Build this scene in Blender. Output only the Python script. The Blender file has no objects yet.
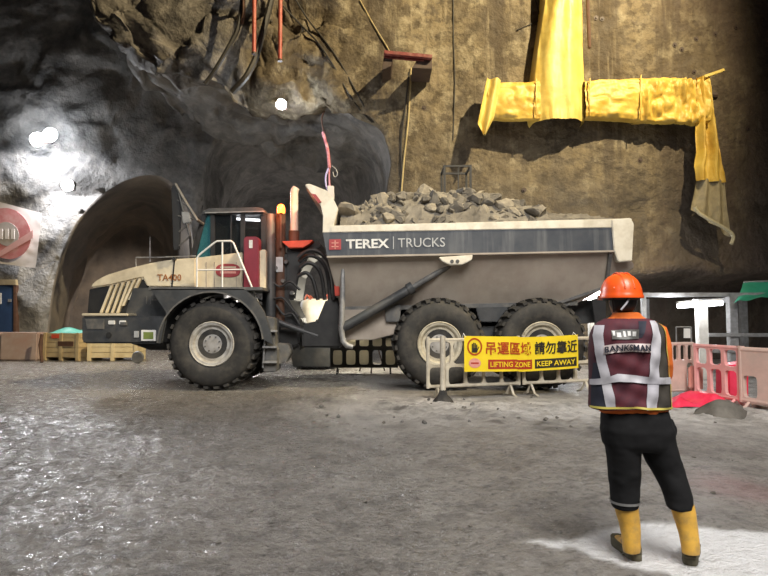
import bpy, bmesh, math, random
import numpy as np
from mathutils import Vector, Matrix

random.seed(7)
SC = bpy.context.scene
COL = SC.collection

# ------------------------------------------------------------------ camera
F = 577.0                      # focal length in pixels of a 768x576 frame
CAMZ = 1.45
PITCH = math.atan((318 - 288) / F)
cam_data = bpy.data.cameras.new('camera')
cam_data.sensor_width = 36.0
cam_data.lens = F / 768 * 36.0
cam_data.clip_end = 300
cam = bpy.data.objects.new('camera', cam_data)
COL.objects.link(cam)
cam.location = (0, 0, CAMZ)
cam.rotation_euler = (math.pi / 2 + PITCH, 0, 0)
SC.camera = cam

# ------------------------------------------------------------------ world and lights
world = bpy.data.worlds.new('cavern_night')
SC.world = world
world.use_nodes = True
bg = world.node_tree.nodes['Background']
bg.inputs[0].default_value = (0.75, 0.85, 1.0, 1)
bg.inputs[1].default_value = 0.012


def add_light(name, kind, loc, target, energy, color, size=0.3, angle=None, blend=0.5, parent=None):
    d = bpy.data.lights.new(name, kind)
    d.energy = energy
    d.color = color
    if kind == 'AREA':
        d.size = size
    elif kind in ('SPOT', 'POINT'):
        d.shadow_soft_size = size
    if kind == 'SPOT':
        d.spot_size = math.radians(angle)
        d.spot_blend = blend
    o = bpy.data.objects.new(name, d)
    COL.objects.link(o)
    o.location = loc
    if target is not None:
        o.rotation_euler = (Vector(target) - Vector(loc)).to_track_quat('-Z', 'Y').to_euler()
    return o


# assumed warm floodlight, out of view high on the shaft rim, aimed at the tarpaulin and the wall
add_light('assumed_rim_floodlight', 'SPOT', (10.0, 6.5, 17.5), (0.6, 18, 9.4), 27500, (1.0, 0.82, 0.50), 0.18, 86, 0.75)
# assumed neutral floodlights, out of view high behind the camera, aimed down at the working floor
add_light('assumed_floor_floodlight', 'SPOT', (2.5, -3.0, 12.0), (1.4, 7.4, 0.0), 13300, (1.0, 0.965, 0.915), 4.5, 80, 0.8)
add_light('assumed_left_floodlight', 'SPOT', (-8.0, -4.0, 9.0), (-3.5, 9.0, 0.0), 1300, (0.93, 0.96, 1.0), 0.8, 70, 0.85)

vs = SC.view_settings
vs.view_transform = 'Standard'
vs.look = 'None'
vs.gamma = 1
vs.use_curve_mapping = False
vs.exposure = 0.12

# ------------------------------------------------------------------ pixel helpers
_cp, _sp = math.cos(PITCH), math.sin(PITCH)


def P(px, py, Y):
    """point at depth Y seen at pixel px, py"""
    dx = (px - 384) / F
    dy = (288 - py) / F
    ry = _cp - dy * _sp
    rz = _sp + dy * _cp
    t = Y / ry
    return Vector((t * dx, Y, CAMZ + t * rz))


def G(px, py, z=0.0):
    """point on the ground seen at pixel px, py"""
    dx = (px - 384) / F
    dy = (288 - py) / F
    ry = _cp - dy * _sp
    rz = _sp + dy * _cp
    t = (z - CAMZ) / rz
    return Vector((t * dx, t * ry, z))


def xz(px, py, Y):
    p = P(px, py, Y)
    return (p.x, p.z)


# ------------------------------------------------------------------ numpy noise
def vnoise(p, seed=0):
    p = np.asarray(p, dtype=np.float64)
    i = np.floor(p).astype(np.int64)
    f = p - i
    f = f * f * (3 - 2 * f)

    def h(ix, iy, iz):
        n = (ix * 374761393 + iy * 668265263 + iz * 1440662683 + seed * 974634777) & 0xffffffff
        n = ((n ^ (n >> 13)) * 1274126177) & 0xffffffff
        n = (n ^ (n >> 16)) & 0xffffffff
        return n / 4294967295.0
    r = 0
    for a in (0, 1):
        for b in (0, 1):
            for c in (0, 1):
                w = (f[:, 0] if a else 1 - f[:, 0]) * (f[:, 1] if b else 1 - f[:, 1]) * (f[:, 2] if c else 1 - f[:, 2])
                r = r + w * h(i[:, 0] + a, i[:, 1] + b, i[:, 2] + c)
    return r * 2 - 1


def fbm(p, octaves=4, seed=0, gain=0.5, ridged=False):
    p = np.asarray(p, dtype=np.float64)
    s, a, tot = 0, 1.0, 0
    for k in range(octaves):
        n = vnoise(p * (2.03 ** k) + 17.3 * k, seed + k)
        if ridged:
            n = 1 - 2 * np.abs(n)
        s = s + a * n
        tot += a
        a *= gain
    return s / tot


def sstep(a, b, x):
    t = np.clip((x - a) / (b - a), 0, 1)
    return t * t * (3 - 2 * t)


# ------------------------------------------------------------------ materials
MATS = {}


def M(name, col, col2=None, rough=0.6, metal=0.0, scale=4.0, bump=0.0, bscale=30.0, rough2=None,
      streak=None, emit=None, estr=0.0, spec=0.5, detail=6.0, contrast=(0.35, 0.65), alpha=1.0,
      trans=0.0, dirt=None, dirt_amt=0.5, dirt_scale=2.0, coat=0.0):
    """procedural material: two noise-mixed colours, optional vertical streaks, dirt and bump"""
    m = bpy.data.materials.new(name)
    m.use_nodes = True
    nt = m.node_tree
    N, L = nt.nodes, nt.links
    b = N['Principled BSDF']
    tc = N.new('ShaderNodeTexCoord')
    col2 = col2 or tuple(c * 0.72 for c in col)

    def noise(s, vec=None, det=detail, scl=None):
        n = N.new('ShaderNodeTexNoise')
        n.inputs['Scale'].default_value = s
        n.inputs['Detail'].default_value = det
        n.inputs['Roughness'].default_value = 0.62
        if scl:
            mp = N.new('ShaderNodeMapping')
            mp.inputs['Scale'].default_value = scl
            L.new(tc.outputs['Object'], mp.inputs['Vector'])
            L.new(mp.outputs[0], n.inputs['Vector'])
        else:
            L.new(tc.outputs['Object'], n.inputs['Vector'])
        return n

    def ramp(src, lo, hi):
        r = N.new('ShaderNodeMapRange')
        r.inputs['From Min'].default_value = lo
        r.inputs['From Max'].default_value = hi
        L.new(src, r.inputs['Value'])
        return r.outputs[0]

    def mix(fac, a, c):
        x = N.new('ShaderNodeMix')
        x.data_type = 'RGBA'
        L.new(fac, x.inputs[0])
        for sock, v in ((x.inputs[6], a), (x.inputs[7], c)):
            if isinstance(v, tuple):
                sock.default_value = (*v, 1)
            else:
                L.new(v, sock)
        return x.outputs[2]
    n1 = noise(scale)
    f = ramp(n1.outputs[0], *contrast)
    c = mix(f, col, col2)
    if streak:
        n2 = noise(streak[1], scl=(1, 1, 0.06), det=5)
        f2 = ramp(n2.outputs[0], 0.50, 0.70)
        mu = N.new('ShaderNodeMath')
        mu.operation = 'MULTIPLY'
        mu.inputs[1].default_value = streak[2] if len(streak) > 2 else 0.8
        L.new(f2, mu.inputs[0])
        c = mix(mu.outputs[0], c, streak[0])
    if dirt:
        n3 = noise(dirt_scale, det=8)
        f3 = ramp(n3.outputs[0], 0.46, 0.66)
        mu = N.new('ShaderNodeMath')
        mu.operation = 'MULTIPLY'
        mu.inputs[1].default_value = dirt_amt
        L.new(f3, mu.inputs[0])
        c = mix(mu.outputs[0], c, dirt)
    L.new(c, b.inputs['Base Color'])
    b.inputs['Metallic'].default_value = metal
    b.inputs['Specular IOR Level'].default_value = spec
    if rough2 is not None:
        r = N.new('ShaderNodeMapRange')
        r.inputs['From Min'].default_value = 0.3
        r.inputs['From Max'].default_value = 0.7
        r.inputs['To Min'].default_value = rough
        r.inputs['To Max'].default_value = rough2
        L.new(n1.outputs[0], r.inputs['Value'])
        L.new(r.outputs[0], b.inputs['Roughness'])
    else:
        b.inputs['Roughness'].default_value = rough
    if bump:
        nb = noise(bscale, det=5)
        bp = N.new('ShaderNodeBump')
        bp.inputs['Strength'].default_value = min(1.0, bump * 10)
        bp.inputs['Distance'].default_value = bump
        L.new(nb.outputs[0], bp.inputs['Height'])
        L.new(bp.outputs[0], b.inputs['Normal'])
    if emit:
        b.inputs['Emission Color'].default_value = (*emit, 1)
        b.inputs['Emission Strength'].default_value = estr
    if alpha < 1:
        b.inputs['Alpha'].default_value = alpha
    if trans:
        b.inputs['Transmission Weight'].default_value = trans
    if coat:
        b.inputs['Coat Weight'].default_value = coat
    MATS[name] = m
    return m


M('cavern_rock', (0.25, 0.24, 0.228), (0.12, 0.118, 0.117), rough=0.62, rough2=0.9, scale=0.7, bump=0.10, bscale=3.5,
  dirt=(0.38, 0.355, 0.325), dirt_amt=0.5, dirt_scale=2.2)
M('adit_rock', (0.26, 0.22, 0.18), (0.13, 0.12, 0.115), rough=0.9, scale=0.5, bump=0.06, bscale=3.0)
M('cream', (0.70, 0.62, 0.46), (0.60, 0.52, 0.37), rough=0.42, scale=3, dirt=(0.30, 0.25, 0.18), dirt_amt=0.45, dirt_scale=2.5)
M('cream_clean', (0.74, 0.70, 0.60), (0.64, 0.59, 0.48), rough=0.42, scale=4, dirt=(0.36, 0.31, 0.24), dirt_amt=0.35)
M('body_grey', (0.40, 0.35, 0.295), (0.32, 0.275, 0.23), rough=0.5, scale=1.2, dirt=(0.21, 0.175, 0.145), dirt_amt=0.35, dirt_scale=1.2,
  streak=((0.26, 0.20, 0.165), 1.2, 0.5))
M('stripe_blue', (0.032, 0.039, 0.054), (0.055, 0.062, 0.075), rough=0.5, scale=3, streak=((0.22, 0.225, 0.23), 4.5, 0.42))
M('dark_grey', (0.052, 0.056, 0.060), (0.030, 0.032, 0.035), rough=0.55, scale=3, dirt=(0.13, 0.12, 0.105), dirt_amt=0.45)
M('mid_grey', (0.12, 0.12, 0.118), (0.07, 0.07, 0.07), rough=0.55, scale=4, dirt=(0.20, 0.18, 0.15), dirt_amt=0.6, dirt_scale=5)
M('black', (0.012, 0.012, 0.013), (0.022, 0.022, 0.022), rough=0.55, scale=5)
M('rubber', (0.018, 0.0175, 0.017), (0.034, 0.032, 0.029), rough=0.75, scale=5, bump=0.006, bscale=30, dirt=(0.085, 0.075, 0.062), dirt_amt=0.55, dirt_scale=4)
M('rim_grey', (0.46, 0.45, 0.42), (0.34, 0.32, 0.29), rough=0.5, metal=0.0, scale=6, dirt=(0.2, 0.17, 0.13), dirt_amt=0.6, dirt_scale=7)
M('rim_cream', (0.52, 0.48, 0.38), (0.42, 0.38, 0.29), rough=0.5, scale=6, dirt=(0.22, 0.19, 0.14), dirt_amt=0.65, dirt_scale=7)
M('hub_grey', (0.36, 0.35, 0.34), (0.29, 0.28, 0.27), rough=0.5, scale=6, dirt=(0.2, 0.18, 0.15), dirt_amt=0.4, dirt_scale=7)
M('maroon', (0.20, 0.018, 0.035), (0.15, 0.012, 0.025), rough=0.45, scale=4)
M('logo_red', (0.36, 0.045, 0.05), (0.30, 0.04, 0.045), rough=0.5, scale=6)
M('red_tray', (0.72, 0.10, 0.045), (0.55, 0.07, 0.03), rough=0.55, scale=5)
M('white', (0.78, 0.78, 0.76), (0.68, 0.67, 0.64), rough=0.5, scale=5)
M('letter_white', (0.72, 0.72, 0.70), (0.50, 0.50, 0.50), rough=0.5, scale=8)
M('letter_thin', (0.45, 0.46, 0.47), (0.33, 0.34, 0.35), rough=0.5, scale=8)
M('letter_brown', (0.34, 0.13, 0.03), (0.27, 0.10, 0.03), rough=0.5, scale=8)
M('glass_cab', (0.02, 0.025, 0.028), (0.015, 0.018, 0.02), rough=0.06, scale=2, alpha=0.55)
M('glass_cyan_highlight', (0.05, 0.20, 0.23), (0.03, 0.12, 0.14), rough=0.06, scale=3, alpha=0.7)  # teal colour carries the cyan highlight on the front quarter pane
M('chrome', (0.6, 0.6, 0.6), (0.5, 0.5, 0.5), rough=0.2, metal=1.0)
M('exhaust_metal', (0.70, 0.66, 0.58), (0.58, 0.53, 0.45), rough=0.4, metal=0.0, scale=6)
M('plate_green', (0.20, 0.25, 0.06), (0.15, 0.20, 0.05), rough=0.5, scale=10)
M('beacon_orange', (1.0, 0.25, 0.03), rough=0.3, emit=(1.0, 0.20, 0.03), estr=5.0)
M('beacon_core', (1.0, 0.8, 0.4), rough=0.3, emit=(1.0, 0.75, 0.35), estr=60)
M('lamp_cool', (1, 1, 1), rough=0.4, emit=(0.88, 0.93, 1.0), estr=60)
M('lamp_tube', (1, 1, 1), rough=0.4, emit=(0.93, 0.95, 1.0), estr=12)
M('tarp_yellow', (0.66, 0.47, 0.10), (0.58, 0.37, 0.05), rough=0.5, scale=1.6, bump=0.05, bscale=3.0,
  dirt=(0.30, 0.155, 0.02), dirt_amt=0.6, dirt_scale=1.3)
M('tarp_pale', (0.72, 0.57, 0.17), (0.64, 0.47, 0.10), rough=0.5, scale=1.8, bump=0.04, bscale=3.0,
  dirt=(0.40, 0.24, 0.05), dirt_amt=0.4, dirt_scale=1.5)
M('hem_pale', (0.46, 0.41, 0.27), (0.36, 0.32, 0.2), rough=0.6, scale=6)
M('bracket_red', (0.20, 0.035, 0.03), (0.12, 0.02, 0.018), rough=0.6, scale=6, dirt=(0.40, 0.24, 0.2), dirt_amt=0.3, dirt_scale=4)
M('net_grey', (0.36, 0.30, 0.18), (0.24, 0.205, 0.13), rough=0.8, scale=5, alpha=0.95)
M('steel_red', (0.36, 0.07, 0.05), (0.28, 0.05, 0.035), rough=0.5, scale=5, dirt=(0.55, 0.25, 0.15), dirt_amt=0.4)
M('steel_dark', (0.035, 0.022, 0.018), (0.06, 0.035, 0.025), rough=0.6, scale=6)
M('rust_brown', (0.11, 0.05, 0.03), (0.07, 0.035, 0.02), rough=0.7, scale=6)
M('cable_black', (0.02, 0.018, 0.015), (0.035, 0.03, 0.025), rough=0.6, scale=6)
M('cable_tan', (0.42, 0.33, 0.16), (0.32, 0.25, 0.12), rough=0.6, scale=6)
M('galv', (0.32, 0.32, 0.32), (0.22, 0.22, 0.22), rough=0.5, metal=0.3, scale=8, dirt=(0.14, 0.13, 0.12), dirt_amt=0.4)
M('post_white', (0.55, 0.54, 0.50), (0.42, 0.41, 0.38), rough=0.55, scale=5, dirt=(0.25, 0.22, 0.18), dirt_amt=0.5)
M('barrier_cream', (0.62, 0.57, 0.46), (0.48, 0.43, 0.34), rough=0.5, scale=5, dirt=(0.24, 0.21, 0.17), dirt_amt=0.6, dirt_scale=4)
M('barrier_pink', (0.92, 0.47, 0.45), (0.86, 0.38, 0.37), rough=0.45, scale=4, dirt=(0.55, 0.40, 0.35), dirt_amt=0.4, dirt_scale=3)
M('barrier_faded', (0.70, 0.50, 0.43), (0.62, 0.42, 0.36), rough=0.5, scale=4, dirt=(0.45, 0.36, 0.32), dirt_amt=0.5, dirt_scale=3)
M('barrier_black', (0.016, 0.016, 0.016), (0.03, 0.028, 0.026), rough=0.6, scale=5)
M('panel_beige', (0.47, 0.37, 0.28), (0.38, 0.29, 0.22), rough=0.65, scale=4)
M('red_sheet', (0.90, 0.06, 0.13), (0.80, 0.03, 0.07), rough=0.35, scale=4, bump=0.01, bscale=9)
M('sign_yellow', (0.86, 0.66, 0.03), (0.78, 0.58, 0.02), rough=0.45, scale=3)
M('sign_red', (0.42, 0.035, 0.015), (0.33, 0.03, 0.015), rough=0.5, scale=6)
M('sign_char_red', (0.45, 0.07, 0.01), (0.36, 0.05, 0.01), rough=0.5, scale=6)
M('sign_black', (0.02, 0.018, 0.012), (0.03, 0.026, 0.02), rough=0.5, scale=6)
M('sign_pink', (0.70, 0.33, 0.28), (0.6, 0.25, 0.2), rough=0.5, scale=8)
M('timber', (0.56, 0.44, 0.25), (0.42, 0.31, 0.16), rough=0.75, scale=3, bump=0.004, bscale=40, dirt=(0.26, 0.2, 0.12), dirt_amt=0.4)
M('timber_pale', (0.66, 0.55, 0.33), (0.54, 0.43, 0.24), rough=0.75, scale=3, bump=0.004, bscale=40)
M('green_sheet', (0.07, 0.40, 0.30), (0.04, 0.28, 0.21), rough=0.5, scale=2, bump=0.02, bscale=5)
M('green_canopy', (0.03, 0.30, 0.19), (0.02, 0.22, 0.13), rough=0.55, scale=2, bump=0.015, bscale=4)
M('concrete_pink', (0.40, 0.30, 0.26), (0.30, 0.23, 0.20), rough=0.8, scale=2, bump=0.02, bscale=12, dirt=(0.45, 0.22, 0.17), dirt_amt=0.4)
M('door_blue', (0.025, 0.055, 0.13), (0.02, 0.04, 0.10), rough=0.5, scale=3)
M('banner_white', (0.62, 0.58, 0.57), (0.52, 0.48, 0.47), rough=0.6, scale=1.2)
M('banner_red', (0.50, 0.19, 0.20), (0.42, 0.15, 0.16), rough=0.6, scale=2, dirt=(0.58, 0.40, 0.40), dirt_amt=0.6, dirt_scale=1.5)
M('banner_grey', (0.42, 0.38, 0.37), (0.34, 0.31, 0.30), rough=0.6, scale=3)
M('banner_pink', (0.60, 0.34, 0.34), (0.52, 0.30, 0.30), rough=0.6, scale=3)
M('bag_white', (0.80, 0.78, 0.74), (0.66, 0.64, 0.60), rough=0.7, scale=4, bump=0.02, bscale=8)
M('sling_violet', (0.42, 0.33, 0.66), (0.55, 0.50, 0.75), rough=0.6, scale=8)
M('sling_red', (0.42, 0.08, 0.10), (0.50, 0.25, 0.28), rough=0.6, scale=9)
M('rubble', (0.155, 0.141, 0.120), (0.08, 0.072, 0.062), rough=0.9, scale=3, bump=0.03, bscale=14, dirt=(0.30, 0.275, 0.235), dirt_amt=0.35)
M('rubble_pale', (0.28, 0.25, 0.20), (0.17, 0.15, 0.12), rough=0.9, scale=3, bump=0.02, bscale=14)
M('stone_dark', (0.10, 0.095, 0.088), (0.17, 0.16, 0.145), rough=0.6, scale=6, bump=0.01, bscale=30)
# worker
M('helmet_orange', (0.88, 0.115, 0.015), (0.80, 0.09, 0.012), rough=0.32, scale=4)
M('vest_maroon', (0.10, 0.012, 0.020), (0.045, 0.010, 0.020), rough=0.8, scale=7, bump=0.006, bscale=18)
M('vest_navy', (0.012, 0.014, 0.028), (0.02, 0.022, 0.035), rough=0.8, scale=7)
M('vest_dark', (0.05, 0.042, 0.032), (0.035, 0.03, 0.025), rough=0.8, scale=7)
M('reflective', (0.50, 0.49, 0.52), (0.38, 0.37, 0.41), rough=0.4, scale=9, bump=0.003, bscale=40)
M('tape_pale', (0.60, 0.52, 0.50), (0.48, 0.40, 0.39), rough=0.5, scale=9)
M('piping_yellow', (0.55, 0.47, 0.10), (0.45, 0.38, 0.08), rough=0.6, scale=9)
M('shirt_orange', (0.78, 0.17, 0.02), (0.62, 0.12, 0.012), rough=0.8, scale=6, bump=0.008, bscale=12)
M('trousers_black', (0.0085, 0.0085, 0.0095), (0.013, 0.013, 0.014), rough=0.85, scale=5, bump=0.012, bscale=9, spec=0.2)
M('boot_yellow', (0.72, 0.42, 0.07), (0.62, 0.34, 0.05), rough=0.45, scale=9, dirt=(0.30, 0.20, 0.08), dirt_amt=0.55, dirt_scale=12)
M('boot_sole', (0.12, 0.105, 0.06), (0.09, 0.08, 0.05), rough=0.7, scale=9)
M('skin', (0.36, 0.20, 0.13), (0.30, 0.16, 0.10), rough=0.55, scale=9)
M('hair_black', (0.010, 0.009, 0.009), (0.02, 0.018, 0.016), rough=0.55, scale=20, bump=0.004, bscale=60)


# thin white plastic that lets light through
_m = M('plastic_translucent', (0.75, 0.72, 0.64), (0.62, 0.58, 0.48), rough=0.6, scale=3)
_nt = _m.node_tree
_tr = _nt.nodes.new('ShaderNodeBsdfTranslucent')
_tr.inputs[0].default_value = (0.34, 0.32, 0.27, 1)
_mx = _nt.nodes.new('ShaderNodeMixShader')
_nt.links.new(_nt.nodes['Principled BSDF'].outputs[0], _mx.inputs[1])
_nt.links.new(_tr.outputs[0], _mx.inputs[2])
_nt.links.new(_mx.outputs[0], _nt.nodes['Material Output'].inputs[0])

# ------------------------------------------------------------------ mesh builder
class MB:
    def __init__(s):
        s.v, s.f = [], []

    def add(s, verts, faces):
        o = len(s.v)
        s.v += [tuple(map(float, v)) for v in verts]
        s.f += [tuple(int(i) + o for i in f) for f in faces]
        return s

    def box(s, a, b):
        x0, y0, z0 = a
        x1, y1, z1 = b
        return s.add([(x0, y0, z0), (x1, y0, z0), (x1, y1, z0), (x0, y1, z0), (x0, y0, z1), (x1, y0, z1), (x1, y1, z1), (x0, y1, z1)],
                     [(0, 3, 2, 1), (4, 5, 6, 7), (0, 1, 5, 4), (1, 2, 6, 5), (2, 3, 7, 6), (3, 0, 4, 7)])

    def prism(s, poly, y0, y1):
        """poly of (x, z) extruded along y"""
        n = len(poly)
        v = [(x, y0, z) for x, z in poly] + [(x, y1, z) for x, z in poly]
        f = [tuple(range(n)), tuple(range(2 * n - 1, n - 1, -1))]
        f += [(i, i + n, (i + 1) % n + n, (i + 1) % n) for i in range(n)]
        return s.add(v, f)

    def pprism(s, pts, Y, y0, y1):
        """poly given in pixels at depth Y, extruded y0..y1"""
        return s.prism([xz(a, b, Y) for a, b in pts], y0, y1)

    def loft(s, rings, closed=True, cap=True):
        n = len(rings[0])
        v = [p for r in rings for p in r]
        f = []
        m = n if closed else n - 1
        for i in range(len(rings) - 1):
            for j in range(m):
                f.append((i * n + j, i * n + (j + 1) % n, (i + 1) * n + (j + 1) % n, (i + 1) * n + j))
        if cap and closed:
            f.append(tuple(range(n - 1, -1, -1)))
            f.append(tuple(range((len(rings) - 1) * n, len(rings) * n)))
        return s.add(v, f)

    def tube(s, path, r, n=10, closed=False):
        path = [Vector(p) for p in path]
        k = len(path)
        rr = r if isinstance(r, (list, tuple)) else [r] * k
        rings = []
        up = None
        for i, p in enumerate(path):
            d = (path[min(i + 1, k - 1)] - path[max(i - 1, 0)])
            if d.length < 1e-9:
                d = Vector((0, 0, 1))
            d.normalize()
            if up is None:
                up = Vector((0, 0, 1)) if abs(d.z) < 0.9 else Vector((0, 1, 0))
            a = d.cross(up)
            if a.length < 1e-6:
                a = d.cross(Vector((1, 0, 0)))
            a.normalize()
            b = a.cross(d).normalized()
            up = b
            rings.append([p + (a * math.cos(t) + b * math.sin(t)) * rr[i] for t in [2 * math.pi * j / n for j in range(n)]])
        return s.loft(rings)

    def lathe(s, prof, c, n=40, cap=True):
        """profile of (radius, y) about the y axis through c"""
        rings = [[(c[0] + r * math.cos(2 * math.pi * j / n), c[1] + y, c[2] + r * math.sin(2 * math.pi * j / n)) for j in range(n)] for r, y in prof]
        return s.loft(rings, cap=cap)

    def bar(s, a, b, w, h=None):
        """square bar between two points"""
        h = h or w
        a, b = Vector(a), Vector(b)
        d = (b - a).normalized()
        up = Vector((0, 0, 1)) if abs(d.z) < 0.95 else Vector((0, 1, 0))
        x = d.cross(up).normalized() * w / 2
        y = x.cross(d).normalized() * h / 2
        v = [a - x - y, a + x - y, a + x + y, a - x + y, b - x - y, b + x - y, b + x + y, b - x + y]
        return s.add(v, [(0, 1, 2, 3), (7, 6, 5, 4), (0, 4, 5, 1), (1, 5, 6, 2), (2, 6, 7, 3), (3, 7, 4, 0)])

    def build(s, name, mat, parent=None, smooth=False, bevel=0, local=False, angle=35):
        me = bpy.data.meshes.new(name)
        v = s.v
        if parent is not None and not local:
            inv = ROOTM[parent.name].inverted()
            v = [tuple(inv @ Vector(p)) for p in v]
        me.from_pydata(v, [], s.f)
        bm = bmesh.new()
        bm.from_mesh(me)
        bmesh.ops.recalc_face_normals(bm, faces=bm.faces)
        if bevel:
            es = [e for e in bm.edges if len(e.link_faces) == 2 and e.calc_face_angle(0) > math.radians(28)]
            bmesh.ops.bevel(bm, geom=es, offset=bevel, segments=2, affect='EDGES', clamp_overlap=True)
        bm.to_mesh(me)
        bm.free()
        if smooth:
            me.polygons.foreach_set('use_smooth', [True] * len(me.polygons))
            try:
                me.set_sharp_from_angle(angle=math.radians(angle))
            except Exception:
                pass
        me.materials.append(MATS[mat] if isinstance(mat, str) else mat)
        o = bpy.data.objects.new(name, me)
        COL.objects.link(o)
        if parent is not None:
            o.parent = parent
            ROOTM[o.name] = ROOTM[parent.name]
        else:
            ROOTM[o.name] = Matrix.Identity(4)
        return o


ROOTM = {}


def tag(o, label, cat, group=None, kind=None):
    o['label'] = label
    o['category'] = cat
    if group:
        o['group'] = group
    if kind:
        o['kind'] = kind
    return o


def thing(name, label, cat, loc=(0, 0, 0), rotz=0.0, group=None):
    o = bpy.data.objects.new(name, None)
    COL.objects.link(o)
    o.empty_display_size = 0.2
    o.location = loc
    o.rotation_euler = (0, 0, rotz)
    ROOTM[o.name] = Matrix.Translation(Vector(loc)) @ Matrix.Rotation(rotz, 4, 'Z')
    return tag(o, label, cat, group)


def struct(o, label=None):
    o['kind'] = 'structure'
    if label:
        o['label'] = label
    return o


def part(name, mb, mat, parent, **kw):
    return mb.build(name, mat, parent, **kw)


def copy_tree(o, parent=None):
    c = o.copy()
    COL.objects.link(c)
    c.parent = parent
    ROOTM[c.name] = ROOTM.get(o.name, Matrix.Identity(4))
    for ch in list(o.children):
        copy_tree(ch, c)
    return c


def text_mesh(s, height, offset=0.0, extrude=0.002, width=None, res=3):
    """verts (x, z, depth) and faces of a string, centred, with the given letter height"""
    c = bpy.data.curves.new('tmp_text', 'FONT')
    c.body = s
    c.align_x = 'CENTER'
    c.offset = offset
    c.extrude = 0.02
    c.resolution_u = res
    o = bpy.data.objects.new('tmp_text', c)
    COL.objects.link(o)
    dg = bpy.context.evaluated_depsgraph_get()
    me = o.evaluated_get(dg).to_mesh()
    v = np.array([tuple(p.co) for p in me.vertices])
    f = [tuple(p.vertices) for p in me.polygons]
    o.evaluated_get(dg).to_mesh_clear()
    bpy.data.objects.remove(o)
    bpy.data.curves.remove(c)
    h = v[:, 1].max() - v[:, 1].min()
    k = height / h
    v[:, 1] -= (v[:, 1].max() + v[:, 1].min()) / 2
    v[:, 0] -= (v[:, 0].max() + v[:, 0].min()) / 2
    kx = k
    if width:
        kx = width / (v[:, 0].max() - v[:, 0].min())
    v[:, 0] *= kx
    v[:, 1] *= k
    v[:, 2] = np.sign(v[:, 2]) * extrude
    return v, f


def poly_sdf(pts, poly):
    """signed distance (negative inside) of points (N,2) to a polygon"""
    poly = np.array(poly, float)
    d = np.full(len(pts), 1e9)
    inside = np.zeros(len(pts), bool)
    n = len(poly)
    for i in range(n):
        a, b = poly[i], poly[(i + 1) % n]
        e = b - a
        w = pts - a
        t = np.clip((w @ e) / (e @ e), 0, 1)
        d = np.minimum(d, np.hypot(*(w - t[:, None] * e).T))
        c = ((a[1] > pts[:, 1]) != (b[1] > pts[:, 1]))
        with np.errstate(divide='ignore', invalid='ignore'):
            xi = (b[0] - a[0]) * (pts[:, 1] - a[1]) / (b[1] - a[1]) + a[0]
        inside ^= c & (pts[:, 0] < xi)
    return np.where(inside, -d, d)


def mesh_grid(name, V, nu, nv, mat, keep=None, smooth=True):
    """object from a (nu*nv,3) array laid out as nu rows of nv"""
    idx = np.arange(nu * nv).reshape(nu, nv)
    q = np.stack([idx[:-1, :-1], idx[:-1, 1:], idx[1:, 1:], idx[1:, :-1]], -1).reshape(-1, 4)
    if keep is not None:
        k = keep.reshape(nu, nv)
        kk = (k[:-1, :-1] & k[:-1, 1:] & k[1:, 1:] & k[1:, :-1]).reshape(-1)
        q = q[kk]
    me = bpy.data.meshes.new(name)
    me.from_pydata(V.tolist(), [], q.tolist())
    me.materials.append(MATS[mat] if isinstance(mat, str) else mat)
    if smooth:
        me.polygons.foreach_set('use_smooth', [True] * len(me.polygons))
    o = bpy.data.objects.new(name, me)
    COL.objects.link(o)
    ROOTM[o.name] = Matrix.Identity(4)
    return o

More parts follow.
